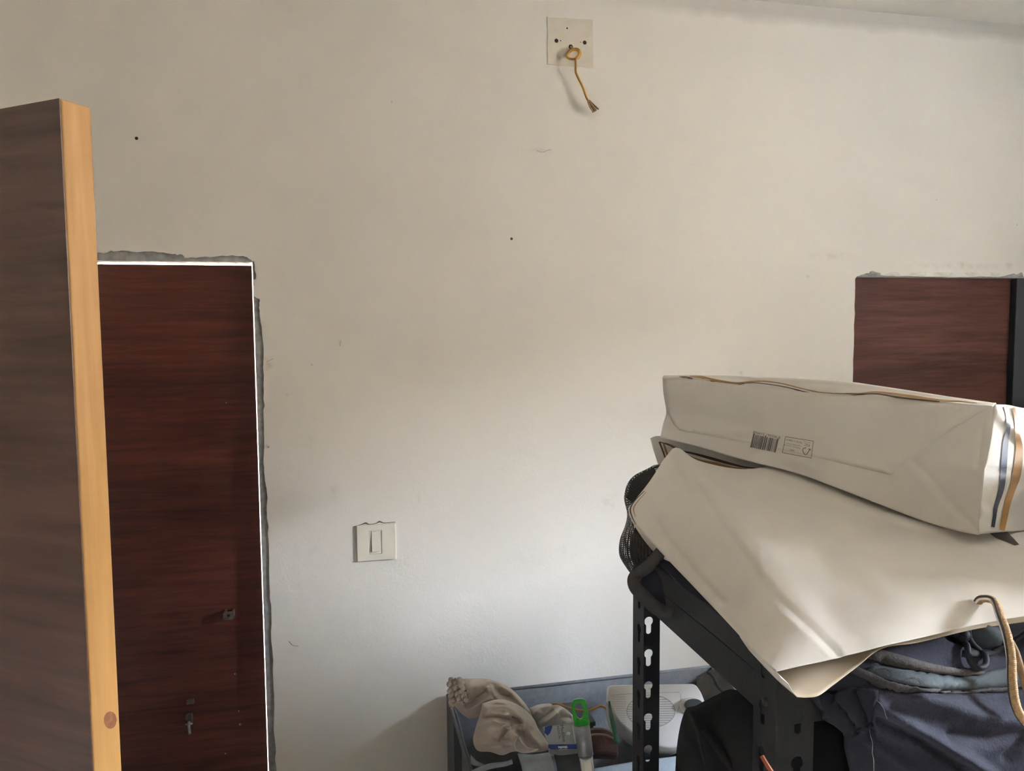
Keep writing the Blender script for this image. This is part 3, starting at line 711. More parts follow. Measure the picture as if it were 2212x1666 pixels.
# ruffles: three gathered rows at the left end
for k_, (x0, amp) in enumerate(((973, 3.0), (984, 3.0), (995, 2.5))):
    pts = []; n = 40
    for i in range(n):
        s = i/(n-1); pts.append(P(x0+amp*math.sin(s*26+k_*1.7)+5*s*s+8*s*s*(k_ > 0), 1468+s*(58-6*k_), 1.70-0.012*k_+0.006*math.sin(s*30+k_)))
    tube('ruffle', pts, [0.0052+0.0018*math.sin(i*1.9) for i in range(n)], COT, bund, 8)
# drawstring loop hanging out of the lower fold
pts = [P(*q) for q in ((1117, 1592, 1.575), (1112, 1606, 1.57), (1114, 1618, 1.57), (1126, 1625, 1.572), (1145, 1625, 1.575), (1162, 1619, 1.585), (1150, 1620, 1.585), (1138, 1615, 1.58), (1128, 1604, 1.575), (1121, 1592, 1.575))]
tube('drawstring', pts, 0.0018, plain('white_string', (0.7, 0.66, 0.62), 0.9), bund, 7, 50)

# ---- blue and grey carton
bx = empty('small_carton', P(1210, 1640, 1.66), 'small grey and blue printed carton beside the green-capped pole', 'box')
q = [P(1172, 1570, 1.665), P(1250, 1560, 1.665), P(1262, 1618, 1.625), P(1186, 1620, 1.625)]
q = [np.array(p) for p in q]; n_ = np.cross(q[1]-q[0], q[3]-q[0]); n_ /= np.linalg.norm(n_); n_ = n_ if n_@(CAM-q[0]) > 0 else -n_
CARD = plain('grey_card', (0.42, 0.45, 0.48), 0.5, 0.03, 30); CARDB = plain('blue_card', (0.022, 0.05, 0.26), 0.45)
cbx = prism('carton_body', q, (0, 0, 0), -n_*0.03, CARD, bx, 0.001); cb_ = bvh_of(cbx)
patch('blue_corner', [(1170, 1568), (1192, 1563), (1193, 1572), (1189, 1583), (1183, 1590), (1172, 1580)], cb_, CARDB, bx, step=6)
patch('blue_band', [(1184, 1609), (1261, 1608), (1262, 1618), (1185, 1620)], cb_, CARDB, bx, step=6)
patch('white_tag', [(1205, 1613), (1225, 1612), (1227, 1619), (1207, 1620)], cb_, plain('print_white', (0.7, 0.72, 0.74), 0.5), bx, off=0.0009, step=6)
INK = plain('print_ink', (0.05, 0.055, 0.075), 0.6)
text_on('carton_print', 'Mediline', (1216, 1585), 11, math.radians(80), cb_, INK, bx); text_on('carton_print', 'MEDICAL', (1207, 1583), 7, math.radians(80), cb_, INK, bx)
patch('white_dot', [(1228+4.4*math.cos(a), 1585+3.4*math.sin(a)) for a in np.linspace(0, 5.8, 12)], cb_, MATS['print_white'], bx, off=0.0009, step=6)
ribbon('white_line', [(1237, 1568), (1243, 1607)], 2.2, cb_, MATS['print_white'], bx, off=0.0008, sm=False)

# ---- telescopic pole with a green hanging cap
GRN = plain('green_plastic', (0.010, 0.33, 0.022), 0.35, spec=0.5); ALU = plain('grey_pole', (0.30, 0.31, 0.34), 0.32, 0.1, 80, metal=0.6)
ALUB = plain('bare_pole', (0.62, 0.64, 0.67), 0.22, metal=0.85)
pole = empty('mop_pole', P(1275, 1720, 1.55), 'grey mop pole with a green looped cap standing in the hamper', 'pole')
tp = P(1250, 1512, 1.56); bt = P(1264, 1622, 1.53); ax = bt-tp; ax /= np.linalg.norm(ax)
vw = CAM-tp; sd = np.cross(ax, vw); sd /= np.linalg.norm(sd); fr_ = np.cross(sd, ax)
if fr_@vw < 0: fr_ = -fr_
def pole_at(s, r, n=18, w=1.0, dpt_=1.0): return [tp+ax*s+sd*(r*w*math.cos(2*math.pi*i/n))+fr_*(r*dpt_*math.sin(2*math.pi*i/n)) for i in range(n)]
capL = 0.044
def loft(name, secs, mat, parent, cap=True, smooth=True):
    n = len(secs[0]); v = [p for s in secs for p in s]; f = []
    for i in range(len(secs)-1):
        for j in range(n): f.append((i*n+j, i*n+(j+1) % n, (i+1)*n+(j+1) % n, (i+1)*n+j))
    if cap: f += [list(range(n)), list(range((len(secs)-1)*n, len(secs)*n))]
    return mesh(name, v, f, mat, parent, smooth=smooth)
# cap: flat oval ring (hanging hole) growing out of a collar
RC = 0.0165
oc = []; ic = []; N_ = 28
for i in range(N_):
    a = 2*math.pi*i/N_
    oc.append((RC*0.98*math.copysign(abs(math.cos(a))**0.55, math.cos(a)), 0.0215-0.0235*math.copysign(abs(math.sin(a))**0.6, math.sin(a))))
    ic.append((0.0082*math.cos(a)+0.0015, 0.0205-0.0150*math.sin(a)))
v = []; f = []
for dp in (0.0085, -0.0085):
    v += [tp+sd*a+ax*b_+fr_*dp for a, b_ in oc]+[tp+sd*a+ax*b_+fr_*dp for a, b_ in ic]
for i in range(N_):
    j = (i+1) % N_
    f += [(i, j, N_+j, N_+i), (2*N_+i, 2*N_+j, 3*N_+j, 3*N_+i), (i, j, 2*N_+j, 2*N_+i), (N_+i, N_+j, 3*N_+j, 3*N_+i)]
bevel(mesh('hanging_cap', v, f, GRN, pole), 0.0022, 3)
loft('cap_collar', [pole_at(s, r) for s, r in ((0.036, 0.0140), (0.040, 0.0160), (0.0475, 0.0162))], GRN, pole)
loft('pole_sleeve', [pole_at(s, 0.0155) for s in (0.0470, 0.1035)], ALU, pole)
loft('pole_tube', [pole_at(s, 0.0140) for s in (0.1030, 0.60)], ALUB, pole)

# ---- white fan heater lying in the hamper
HW = plain('heater_white', (0.66, 0.65, 0.64), 0.35, spec=0.5); HG = plain('heater_groove', (0.36, 0.355, 0.35), 0.6); HK = plain('heater_knob', (0.055, 0.06, 0.066), 0.4)
heat = empty('fan_heater', P(1420, 1620, 1.70), 'white fan heater with round grille and dark knob, behind the rack post', 'heater')
o_px = [(1314, 1482), (1330, 1479), (1400, 1478), (1480, 1476.5), (1501, 1478), (1512, 1490), (1521, 1510), (1527, 1532), (1526, 1556), (1515, 1580), (1492, 1602), (1455, 1616), (1420, 1612), (1385, 1594), (1352, 1574), (1332, 1555), (1321, 1535), (1313, 1508)]
hd = lambda py: 1.735-(py-1478)/140*0.085
q = [P(a, b_, hd(b_)) for a, b_ in catmull(np.array(o_px+o_px[:1], float), 73)[:-1]]
q = [np.array(p) for p in q]; cen = np.mean(q, axis=0)
nh = np.cross(q[18]-cen, q[36]-cen); nh /= np.linalg.norm(nh); nh = nh if nh@(CAM-cen) > 0 else -nh
q = [p-nh*((p-cen)@nh) for p in q]
secs = []
for s, k_ in ((0.0, 0.0), (0.0, 0.93), (-0.0015, 0.975), (-0.005, 1.0), (-0.03, 1.0), (-0.09, 0.96), (-0.115, 0.90)):
    off = nh*s+np.array([0, 0, -0.25*s if False else 0.0])
    secs.append([cen+(p-cen)*max(k_, 0.001)+off for p in q])
hb = loft('body', secs, HW, heat); hv = bvh_of(hb)
elp = lambda cx_, cy_, rx, ry, n=40: [(cx_+rx*math.cos(a), cy_+ry*math.sin(a)) for a in np.linspace(0, 2*math.pi, n)]
for k_ in range(13):                         # grille slots inside the round opening
    y_ = 1537-30+k_*5.0; hwid = 51*math.sqrt(max(0, 1-((y_-1537)/34)**2))
    if hwid > 6: ribbon('grille_slot', [(1406-hwid, y_+.6), (1406, y_), (1406+hwid, y_-.6)], 1.7, hv, HG, heat, off=0.0004)
ribbon('grille_ring', elp(1406, 1537, 52, 35), 2.0, hv, HG, heat, off=0.0005)
for k_ in range(15):                         # fine ribs on the moulded front
    y_ = 1506+k_*5.0; ribbon('front_rib', [(1322+max(0, (y_-1530)*0.55), y_), (1352, y_)], 0.8, hv, HG, heat, off=0.0004)
ribbon('front_seam', [(1318, 1503), (1365, 1499), (1420, 1497), (1468, 1496)], 1.0, hv, HG, heat, off=0.0004)
ribbon('front_seam', [(1470, 1499), (1471, 1510), (1468, 1525), (1462, 1542)], 1.0, hv, HG, heat, off=0.0004)
text_on('red_mark', 'n', (1403, 1487), 10, 0.0, hv, plain('faded_red', (0.55, 0.36, 0.34), 0.6), heat)
def dome(name, c, rx, rz, h, mat, parent, n=28):
    u = np.array(P(c[0]+10, c[1], 1.70))-np.array(P(c[0], c[1], 1.70)); u -= nh*(u@nh); u /= np.linalg.norm(u); w2 = np.cross(nh, u)
    b_ = hit(hv, c[0], c[1], 0.0); secs = []
    for s, k_ in ((0, 1.0), (h*0.7, 1.0), (h*0.95, 0.93), (h, 0.8), (h, 0.001)):
        secs.append([b_+nh*s+u*rx*k_*math.cos(2*math.pi*i/n)+w2*rz*k_*math.sin(2*math.pi*i/n) for i in range(n)])
    return loft(name, secs, mat, parent)
ring_ = dome('knob_base', (1494, 1527), 0.027, 0.0185, 0.006, HW, heat); dome('knob', (1497, 1526), 0.021, 0.0125, 0.016, HK, heat)

# ---- things stuffed between carton and heater
MAR = plain('maroon_cloth', (0.045, 0.018, 0.016), 0.85, 0.2, 40, 0.3, 200); PIP = plain('tan_piping', (0.20, 0.17, 0.14), 0.8)
pouch = empty('maroon_pouch', P(1300, 1640, 1.62), 'dark maroon pouch with pale piped edges, right of the pole', 'pouch')
for k_, (y0, dd) in enumerate(((1577, 1.655), (1589, 1.635))):
    rows = [[(1258, y0+4, dd), (1285, y0-2, dd), (1310, y0+0, dd), (1334, y0+12, dd)], [(1262, y0+40, dd-.03), (1290, y0+38, dd-.03), (1315, y0+38, dd-.03), (1336, y0+40, dd-.03)]]
    W = toworld(net(rows, 16, 10)); closed('pouch_layer', W, W+np.array([0, 0.012, -0.02]), MAR, pouch)
    tube('piping', W[0], 0.0022, PIP, pouch, 7, 24)
GC = plain('green_cord', (0.012, 0.10, 0.05), 0.6)
gcable = empty('green_cord', P(1325, 1600, 1.63), 'flat green and grey power cord beside the white heater', 'cord')
pts = [P(*t_) for t_ in ((1316, 1515, 1.70), (1318, 1530, 1.69), (1321, 1550, 1.66), (1328, 1580, 1.635), (1333, 1606, 1.62))]
tube('green_core', pts, [0.002, 0.003, 0.0042, 0.005, 0.006], GC, gcable, 8, 24)
pts = [P(*t_) for t_ in ((1311, 1518, 1.70), (1313, 1540, 1.68), (1317, 1560, 1.655), (1325, 1586, 1.635))]
tube('grey_core', pts, [0.003, 0.004, 0.0042, 0.002], plain('grey_core', (0.36, 0.36, 0.34), 0.7), gcable, 8, 20)
ycable = tube('yellow_wire', [P(*t_) for t_ in ((1186, 1522, 1.74), (1205, 1521, 1.72), (1225, 1528, 1.70), (1245, 1534, 1.70), (1268, 1536, 1.71), (1286, 1530, 1.71), (1296, 1526, 1.71), (1306, 1529, 1.70), (1313, 1538, 1.69), (1316, 1550, 1.68))], 0.0024, YEL, None, 8, 50, origin=P(1186, 1522, 1.74), label='thin yellow wire looping behind the green pole cap', cat='wire')
# added dark box standing in for the heater's shadow on the back panel
DB = plain('shade_black', (0.022, 0.023, 0.024), 0.6, 0.2, 30)
q0 = P(1255, 1600, 1.76); q1 = P(1300, 1600, 1.76)
dbx = empty('shade_box', (float((q0[0]+q1[0])/2), -0.12, 0.53), 'added dark box standing in for shade deep in the hamper behind the green cap', 'box')
box('shade_box_body', (q0[0], -0.20, 0.531), (q1[0]+0.01, -0.10, q0[2]-0.012), DB, dbx, 0.004); box('shade_box_lid', (q0[0]-0.004, -0.204, q0[2]-0.012), (q1[0]+0.014, -0.096, q0[2]), DB, dbx, 0.003)

# ================================================================== backpack on the rack
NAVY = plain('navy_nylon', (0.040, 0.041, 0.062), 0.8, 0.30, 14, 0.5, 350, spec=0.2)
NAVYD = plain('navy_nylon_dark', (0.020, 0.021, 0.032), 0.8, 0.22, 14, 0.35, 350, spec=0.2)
TRIM = plain('grey_brown_binding', (0.055, 0.050, 0.053), 0.8, 0.15, 80, 0.4, 500)
BLKF = plain('black_webbing', (0.014, 0.015, 0.020), 0.75, 0.2, 80, 0.4, 500)
TEAL = plain('worn_teal_coating', (0.055, 0.072, 0.085), 0.75, 0.45, 16, 0.3, 200)
ZIPT = plain('zip_tape', (0.085, 0.072, 0.070), 0.8, 0.25, 150, 0.6, 500)
bp = empty('backpack', (0.80, -0.95, ZS), 'navy backpack lying on the rack under the paper bags', 'backpack')
def fd(px, py, off):                          # depth of a pixel on a plane parallel to the rack front
    r = ray(px, py); return (YB-off-CAM[1])/r[1]
# front part sagging over the front edge of the shelf
R = [[(1700, 1432, .0), (1800, 1405, .0), (1900, 1372, .0), (2000, 1345, .0), (2120, 1318, .0), (2280, 1290, .0)],
     [(1762, 1494, .020), (1850, 1450, .026), (1950, 1412, .024), (2060, 1392, .018), (2160, 1380, .012), (2280, 1365, .010)],
     [(1772, 1524, .024), (1860, 1496, .040), (1960, 1470, .050), (2060, 1472, .048), (2160, 1462, .040), (2280, 1450, .034)],
     [(1800, 1560, .022), (1875, 1545, .044), (1970, 1535, .060), (2060, 1545, .062), (2160, 1540, .056), (2280, 1530, .050)],
     [(1836, 1592, .018), (1890, 1595, .042), (1975, 1600, .062), (2065, 1610, .068), (2165, 1605, .062), (2280, 1600, .056)],
     [(1838, 1630, .016), (1895, 1640, .040), (1980, 1650, .060), (2070, 1655, .066), (2170, 1650, .060), (2280, 1645, .056)],
     [(1852, 1690, .014), (1905, 1700, .036), (1990, 1710, .054), (2080, 1715, .060), (2180, 1710, .056), (2280, 1700, .050)],
     [(1880, 1790, .008), (1930, 1800, .02), (2010, 1810, .03), (2090, 1815, .03), (2190, 1810, .03), (2280, 1800, .03)]]
G = net(R, 110, 110)
W = np.array([[P(a, b_, fd(a, b_, o)) for a, b_, o in r_] for r_ in G])
# row 0 tucked back under the bag
N0 = normals(W); N0 = np.where((N0*(CAM-W)).sum(2, keepdims=True) > 0, N0, -N0)
pxy = G[..., :2]
def ridge(pl, amp, wd): return amp*np.exp(-(dist_poly(pxy, pl)/wd)**2)
H = smoothnoise(pxy/100.0, 0.0022, 4.0, 21, 3)
for pl, amp, wd in (([(1895, 1520), (1960, 1562), (2040, 1610), (2110, 1650), (2150, 1680)], .010, 13),      # long diagonal fold
                    ([(1880, 1600), (1960, 1650), (2010, 1690)], .006, 12),
                    ([(1900, 1560), (1990, 1600), (2080, 1660)], -.007, 10),
                    ([(1990, 1505), (2100, 1545), (2200, 1560)], .010, 22), ([(2060, 1590), (2140, 1600), (2212, 1585)], -.008, 16),
                    ([(1905, 1430), (1960, 1440), (2030, 1455), (2090, 1462)], -.006, 6), ([(1880, 1478), (1950, 1492), (2020, 1496), (2180, 1490)], -.006, 7),
                    ([(1850, 1500), (1870, 1540), (1880, 1580)], -.010, 9), ([(1800, 1500), (1830, 1540), (1850, 1580)], -.006, 6),
                    ([(2060, 1370), (2120, 1400), (2180, 1400), (2230, 1370)], -.012, 12), ([(2120, 1360), (2140, 1375)], .012, 22),
                    ([(2180, 1640), (2212, 1610)], -.008, 12)):
    H = H+ridge(pl, amp, wd)
Wf = W+N0*H[..., None]
Bk = Wf.copy(); Bk[..., 1] = YB-0.0035; Bk[..., 0] = np.clip(Bk[..., 0], 0.49, 2)
# keep the back sheet behind the front one
Bk[..., 1] = np.maximum(Bk[..., 1], Wf[..., 1]+0.003)
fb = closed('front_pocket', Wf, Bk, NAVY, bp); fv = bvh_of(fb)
# main body under the bags; unseen right end raised to shade the lower bag
NX, NY = 70, 40; top = np.zeros((NY, NX, 3)); bot = np.zeros((NY, NX, 3))
for i, s in enumerate(np.linspace(0, 1, NY)):
    for j, xx in enumerate(np.linspace(0, 0.86, NX)):
        x0 = 0.463+0.004*math.sin(9*s); u = xx/0.55; k_ = min(1, max(0, (x0+xx-0.99)/0.15)); k_ = k_*k_*(3-2*k_)
        y0 = -1.150-0.17*k_; y_ = y0+s*(-0.735-y0)
        hz = 0.010+0.022*min(1, u/0.15)*(0.3+0.7*s)+0.030*min(1, max(0, (u-0.2)/0.4))*min(1, s/0.3+0.15)+0.015*s*min(1, u/.3)
        ed_ = min(1.0, u/0.06, (0.86-xx)/0.09, s/(0.08+0.06*k_), (1-s)/(0.08+0.2*k_)); hz = (hz*(1-k_)+0.235*k_)*(0.2+0.8*math.sin(math.pi/2*max(0, ed_)))
        top[i, j] = (x0+xx, y_, ZS+0.002+hz+0.003*math.sin(14*u+9*s)+0.004*k_*math.sin(31*xx+17*s)); bot[i, j] = (x0+xx, y_, ZS+0.0005)
closed('body_and_blocker', top, bot, NAVYD, bp)
# mesh side pocket bulging out at the rear left
def mesh_cloth():
    M, t, b = new_mat('black_mesh'); b.inputs['Base Color'].default_value = (0.022, 0.021, 0.021, 1); b.inputs['Roughness'].default_value = 0.7
    tc_ = t.nodes.new('ShaderNodeUVMap'); tc_.uv_map = 'UVMap'
    vo = t.nodes.new('ShaderNodeTexVoronoi'); vo.inputs['Scale'].default_value = 32; vo.inputs['Randomness'].default_value = 0.0; vo.voronoi_dimensions = '2D'
    t.links.new(tc_.outputs[0], vo.inputs['Vector'])
    lt = t.nodes.new('ShaderNodeMath'); lt.operation = 'GREATER_THAN'; lt.inputs[1].default_value = 0.28; t.links.new(vo.outputs['Distance'], lt.inputs[0])
    t.links.new(lt.outputs[0], b.inputs['Alpha'])
    return M
MESHM = mesh_cloth()
def surf(name, rows, nu, nv, mat, parent, th=0.0, wr=0.0, seed=1, uv=False):
    W_ = toworld(net(rows, nu, nv))
    if wr: W_ = W_+normals(W_)*smoothnoise(W_, wr, 50, seed)[..., None] if False else W_+normals(W_)*smoothnoise(W_[..., :2], wr, 50, seed)[..., None]
    o = mesh(name, W_.reshape(-1, 3), gridfaces(nv, nu), mat, parent, smooth=True)
    if uv:
        ul = o.data.uv_layers.new(name='UVMap')
        for lp in o.data.loops:
            i, j = divmod(lp.vertex_index, nu); ul.data[lp.index].uv = (j/(nu-1), 2.0*i/(nv-1))
    if th: solid(o, th, 0.0)
    return o, W_
rows = [[(1446, 996, 1.38), (1432, 1002, 1.35), (1410, 1006, 1.32), (1415, 1018, 1.27), (1440, 1030, 1.25)],
        [(1400, 1030, 1.38), (1372, 1028, 1.34), (1366, 1036, 1.30), (1390, 1052, 1.25), (1430, 1062, 1.23)],
        [(1372, 1068, 1.38), (1352, 1068, 1.34), (1350, 1075, 1.30), (1372, 1088, 1.25), (1420, 1100, 1.22)],
        [(1370, 1105, 1.38), (1356, 1108, 1.34), (1357, 1112, 1.30), (1375, 1120, 1.25), (1420, 1130, 1.22)],
        [(1370, 1130, 1.38), (1354, 1134, 1.34), (1352, 1138, 1.29), (1380, 1145, 1.24), (1430, 1155, 1.21)],
        [(1366, 1160, 1.38), (1345, 1164, 1.33), (1342, 1168, 1.28), (1385, 1172, 1.23), (1445, 1180, 1.20)],
        [(1366, 1195, 1.38), (1342, 1198, 1.33), (1342, 1200, 1.28), (1385, 1200, 1.23), (1450, 1205, 1.20)],
        [(1376, 1228, 1.38), (1356, 1226, 1.33), (1357, 1228, 1.28), (1390, 1222, 1.23), (1450, 1215, 1.20)],
        [(1390, 1250, 1.38), (1370, 1246, 1.33), (1372, 1246, 1.28), (1400, 1234, 1.23), (1452, 1216, 1.20)]]
rows = [[(a, b_, d+dd_*wr_+0.012*(1-wr_)*(dd_ > .08)) for (a, b_, d), dd_ in zip(r_, (0.03, 0.035, 0.045, 0.075, 0.09))] for r_, wr_ in zip(rows, (1, 1, 1, .9, .5, .1, 0, 0, 0))]
mp_, Wm = surf('mesh_pocket', rows, 30, 60, MESHM, bp, uv=True)
# padded foam inside the mesh (upper part opaque)
rows2 = [[(a+4, b_+2, d+0.012) for a, b_, d in r_[1:]] for r_ in rows[:3]]
surf('mesh_lining', rows2, 20, 20, plain('dark_lining', (0.010, 0.011, 0.014), 0.9), bp)
rows3 = [[(a+22, b_, d+0.015) for a, b_, d in r_[1:]] for r_ in rows[2:8]]
surf('mesh_lining', rows3, 20, 24, MATS['dark_lining'], bp)
# binding strap around the pocket mouth, a soft loop hanging over the beam
def band(name, cl, wd, d, mat, parent, th=0.004, n=60):
    c_ = catmull(np.array([(a, b_, dd, w_) for (a, b_), dd, w_ in zip(cl, d, wd)], float), n)
    T = np.gradient(c_[:, :2], axis=0); T /= np.linalg.norm(T, axis=1)[:, None]; Nn = np.stack([-T[:, 1], T[:, 0]], 1)
    A = np.array([[P(*(c_[i, :2]+Nn[i]*s*c_[i, 3]), c_[i, 2]-0.006*math.cos(s*math.pi)) for s in np.linspace(-.5, .5, 7)] for i in range(n)])
    o = mesh(name, A.reshape(-1, 3), gridfaces(n, 7), mat, parent, smooth=True); solid(o, th, 0.0); return o
band('binding', [(1430, 1192), (1412, 1212), (1395, 1228), (1375, 1240), (1368, 1252), (1372, 1268), (1386, 1284), (1402, 1300), (1420, 1315), (1440, 1323), (1459, 1318), (1474, 1306), (1487, 1291), (1494, 1278)],
     [26, 26, 24, 20, 22, 24, 25, 26, 26, 23, 18, 12, 9, 7], [1.185, 1.19, 1.195, 1.2, 1.195, 1.185, 1.175, 1.165, 1.155, 1.145, 1.135, 1.13, 1.125, 1.12], TRIM, bp)
rows = [[(1422, 1205, 1.21), (1450, 1212, 1.19), (1480, 1240, 1.16), (1497, 1275, 1.13)],
        [(1395, 1238, 1.205), (1430, 1245, 1.17), (1465, 1262, 1.145), (1492, 1284, 1.125)],
        [(1382, 1262, 1.20), (1415, 1278, 1.172), (1450, 1292, 1.15), (1482, 1297, 1.13)],
        [(1400, 1292, 1.18), (1425, 1306, 1.168), (1445, 1312, 1.15), (1470, 1308, 1.135)]]
surf('pocket_body', rows, 30, 30, NAVYD, bp, th=0.004, wr=0.003)
rows = [[(1425, 1185, 1.24), (1480, 1245, 1.16), (1520, 1290, 1.11), (1565, 1342, 1.06), (1590, 1375, 1.03)],
        [(1440, 1215, 1.215), (1482, 1262, 1.145), (1522, 1306, 1.095), (1562, 1346, 1.055), (1590, 1380, 1.03)],
        [(1455, 1242, 1.195), (1486, 1276, 1.135), (1522, 1305, 1.10), (1560, 1335, 1.065), (1590, 1360, 1.04)]]
surf('side_panel', rows, 40, 14, NAVY, bp, th=0.004, wr=0.002)

# zips, worn coating, tab and clip on the front pocket
zp = ribbon('zip', [(1872, 1410), (1910, 1422), (1960, 1434), (2010, 1444), (2060, 1450), (2110, 1454), (2122, 1454)], [26, 24, 20, 15, 11, 8, 4], fv, ZIPT, bp, off=0.002, thick=0.003)
patch('coating', [(1885, 1440), (1950, 1450), (2010, 1456), (2060, 1462), (2110, 1462), (2140, 1448), (2180, 1442), (2205, 1445), (2205, 1478), (2150, 1484), (2080, 1488), (2020, 1488), (1960, 1480), (1905, 1466), (1870, 1452)], fv, TEAL, bp, off=0.0014, thick=0.0015, label='worn teal-grey coated strip between the zips')
ribbon('zip', [(1840, 1448), (1880, 1466), (1930, 1482), (1990, 1491), (2050, 1494), (2120, 1490), (2180, 1484), (2230, 1478)], [16, 15, 13, 10, 9, 9, 8, 8], fv, TRIM, bp, off=0.003, thick=0.004)
patch('coating', [(2060, 1356), (2100, 1352), (2150, 1346), (2165, 1370), (2160, 1392), (2120, 1398), (2095, 1390), (2078, 1375)], fv, TEAL, bp, off=0.0014, thick=0.0015)
ribbon('seam_binding', [(2085, 1412), (2130, 1412), (2170, 1398), (2200, 1380), (2230, 1360)], [14, 16, 16, 14, 14], fv, BLKF, bp, off=0.002, thick=0.004)
tabp = patch('strap_tab', [(1768, 1498), (1800, 1492), (1850, 1486), (1893, 1494), (1896, 1512), (1886, 1540), (1882, 1564), (1862, 1558), (1835, 1585), (1815, 1568), (1785, 1545), (1772, 1520)], fv, NAVYD, bp, off=0.004, thick=0.006, label='dark fabric strap tab')
ribbon('loose_thread', [(1880, 1566), (1885, 1600), (1889, 1640), (1890, 1670)], 1.3, fv, plain('thread', (0.35, 0.35, 0.36), 0.8), bp, off=0.004)
ribbon('stitching', [(1893, 1512), (1905, 1528), (1918, 1550)], 1.5, fv, plain('stitch', (0.22, 0.23, 0.27), 0.8), bp, off=0.002)
ribbon('stray_thread', [(1955, 1480), (1957, 1470), (1968, 1466), (1982, 1470), (1992, 1480)], 1.3, fv, BLKF, bp, off=0.003)
ribbon('stray_thread', [(1890, 1450), (1912, 1449), (1924, 1458), (1920, 1468)], 1.3, fv, BLKF, bp, off=0.003)
# clip: hook head and open loop
cl = [(2082, 1366), (2078, 1380), (2080, 1402), (2083, 1425), (2092, 1442), (2106, 1446), (2118, 1440), (2120, 1425), (2110, 1405), (2096, 1384), (2088, 1370)]
CLIP = plain('navy_plastic', (0.012, 0.014, 0.024), 0.6, spec=0.3)
h0 = lambda a, b_, o=0.007: hit(fv, a, b_, o)
cw = [h0(*q_) for q_ in cl]; cw = [q_ for q_ in cw if q_ is not None]
ckp = tube('clip_loop', cw+[cw[0]], 0.0034, CLIP, bp, 9, 70, label='dark plastic clip hanging on the backpack')
tube('clip_head', [h0(*q_) for q_ in ((2046, 1362), (2062, 1364), (2078, 1370), (2086, 1376))], [0.003, 0.007, 0.0095, 0.004], CLIP, ckp, 10, 16)
tube('clip_eye', [h0(*q_) for q_ in ((2080, 1360), (2086, 1356), (2090, 1366), (2092, 1380))], 0.0028, CLIP, ckp, 8, 16)

# ================================================================== lower paper bag
PAPER = plain('white_kraft_paper', (0.71, 0.675, 0.62), 0.7, 0.035, 9, 0.10, 120, spec=0.2)
INNER = plain('bag_inside', (0.60, 0.50, 0.38), 0.75, 0.05, 30)
STB = plain('stripe_brown', lin(74, 60, 56), 0.5); STT = plain('stripe_tan', lin(150, 112, 66), 0.45); STN = plain('stripe_slate', lin(62, 66, 84), 0.5); ROPE_T = plain('rope_tan', lin(146, 118, 86), 0.8, 0.2, 300, 0.4, 400)
bagB = empty('paper_bag', P(1760, 1300, 1.0), 'flat white paper bag with cord handle, mouth towards the viewer, on the backpack', 'bag', 'white paper bags on the rack')
RB = [[(1357, 1098, 1.27), (1402, 1042, 1.30), (1440, 985, 1.345), (1464, 968, 1.355), (1510, 996, 1.34), (1600, 1013, 1.30), (1720, 1012, 1.285), (1950, 1075, 1.20), (2240, 1110, 1.14)],
      [(1368, 1128, 1.24), (1412, 1075, 1.27), (1458, 1035, 1.30), (1490, 1022, 1.30), (1540, 1038, 1.28), (1620, 1048, 1.25), (1740, 1050, 1.232), (1960, 1122, 1.128), (2240, 1155, 1.05)],
      [(1440, 1206, 1.14), (1485, 1150, 1.17), (1530, 1110, 1.19), (1565, 1098, 1.19), (1610, 1105, 1.18), (1690, 1112, 1.16), (1800, 1115, 1.155), (2000, 1165, 1.082), (2240, 1195, 1.00)],
      [(1558, 1330, 0.96), (1596, 1280, 0.985), (1640, 1240, 1.00), (1680, 1225, 1.005), (1725, 1222, 1.005), (1800, 1222, 1.00), (1890, 1225, 0.98), (2040, 1235, 0.955), (2240, 1245, .93)],
      [(1632, 1410, 0.845), (1672, 1375, 0.86), (1712, 1350, 0.87), (1750, 1338, 0.875), (1800, 1330, 0.88), (1870, 1318, 0.88), (1950, 1305, 0.88), (2070, 1290, 0.885), (2240, 1280, .89)],
      [(1676, 1452, 0.795), (1722, 1441, 0.80), (1765, 1432, 0.805), (1805, 1423, 0.81), (1852, 1411, 0.815), (1905, 1397, 0.82), (1975, 1381, 0.83), (2100, 1352, 0.85), (2240, 1327, .865)]]
GB = net(RB, 120, 120); WB = toworld(GB)
NB = normals(WB); NB = np.where((NB*(CAM-WB)).sum(2, keepdims=True) > 0, NB, -NB)
pxy = GB[..., :2]
def kink(pl, amp, wd): return amp*np.clip(1-dist_poly(pxy, pl)/wd, 0, 1)
HB_ = smoothnoise(pxy/100.0, 0.0007, 1.6, 5, 2)+smoothnoise(pxy/100.0, 0.0004, 6, 6, 2)
for pl, amp, wd in (([(1500, 1035), (1560, 1130), (1620, 1215), (1648, 1262), (1700, 1310), (1760, 1365), (1808, 1415)], -.0012, 16),
                    ([(1420, 1130), (1450, 1175), (1500, 1235), (1560, 1300)], -.003, 12),
                    ([(1640, 1180), (1646, 1240)], .0006, 14), ([(1600, 1290), (1690, 1330), (1720, 1350)], .0005, 16), ([(1740, 1180), (1800, 1240)], -.0006, 16),
                    ([(1940, 1250), (2060, 1230), (2160, 1260)], -.0015, 50), ([(1880, 1130), (1990, 1160), (2140, 1200)], .002, 40)):
    HB_ = HB_+kink(pl, amp, wd)
WB = WB+NB*HB_[..., None]
topB = mesh('top_panel', WB.reshape(-1, 3), gridfaces(*WB.shape[:2]), [PAPER], bagB, smooth=True); solid(topB, 0.0006, 0.0)
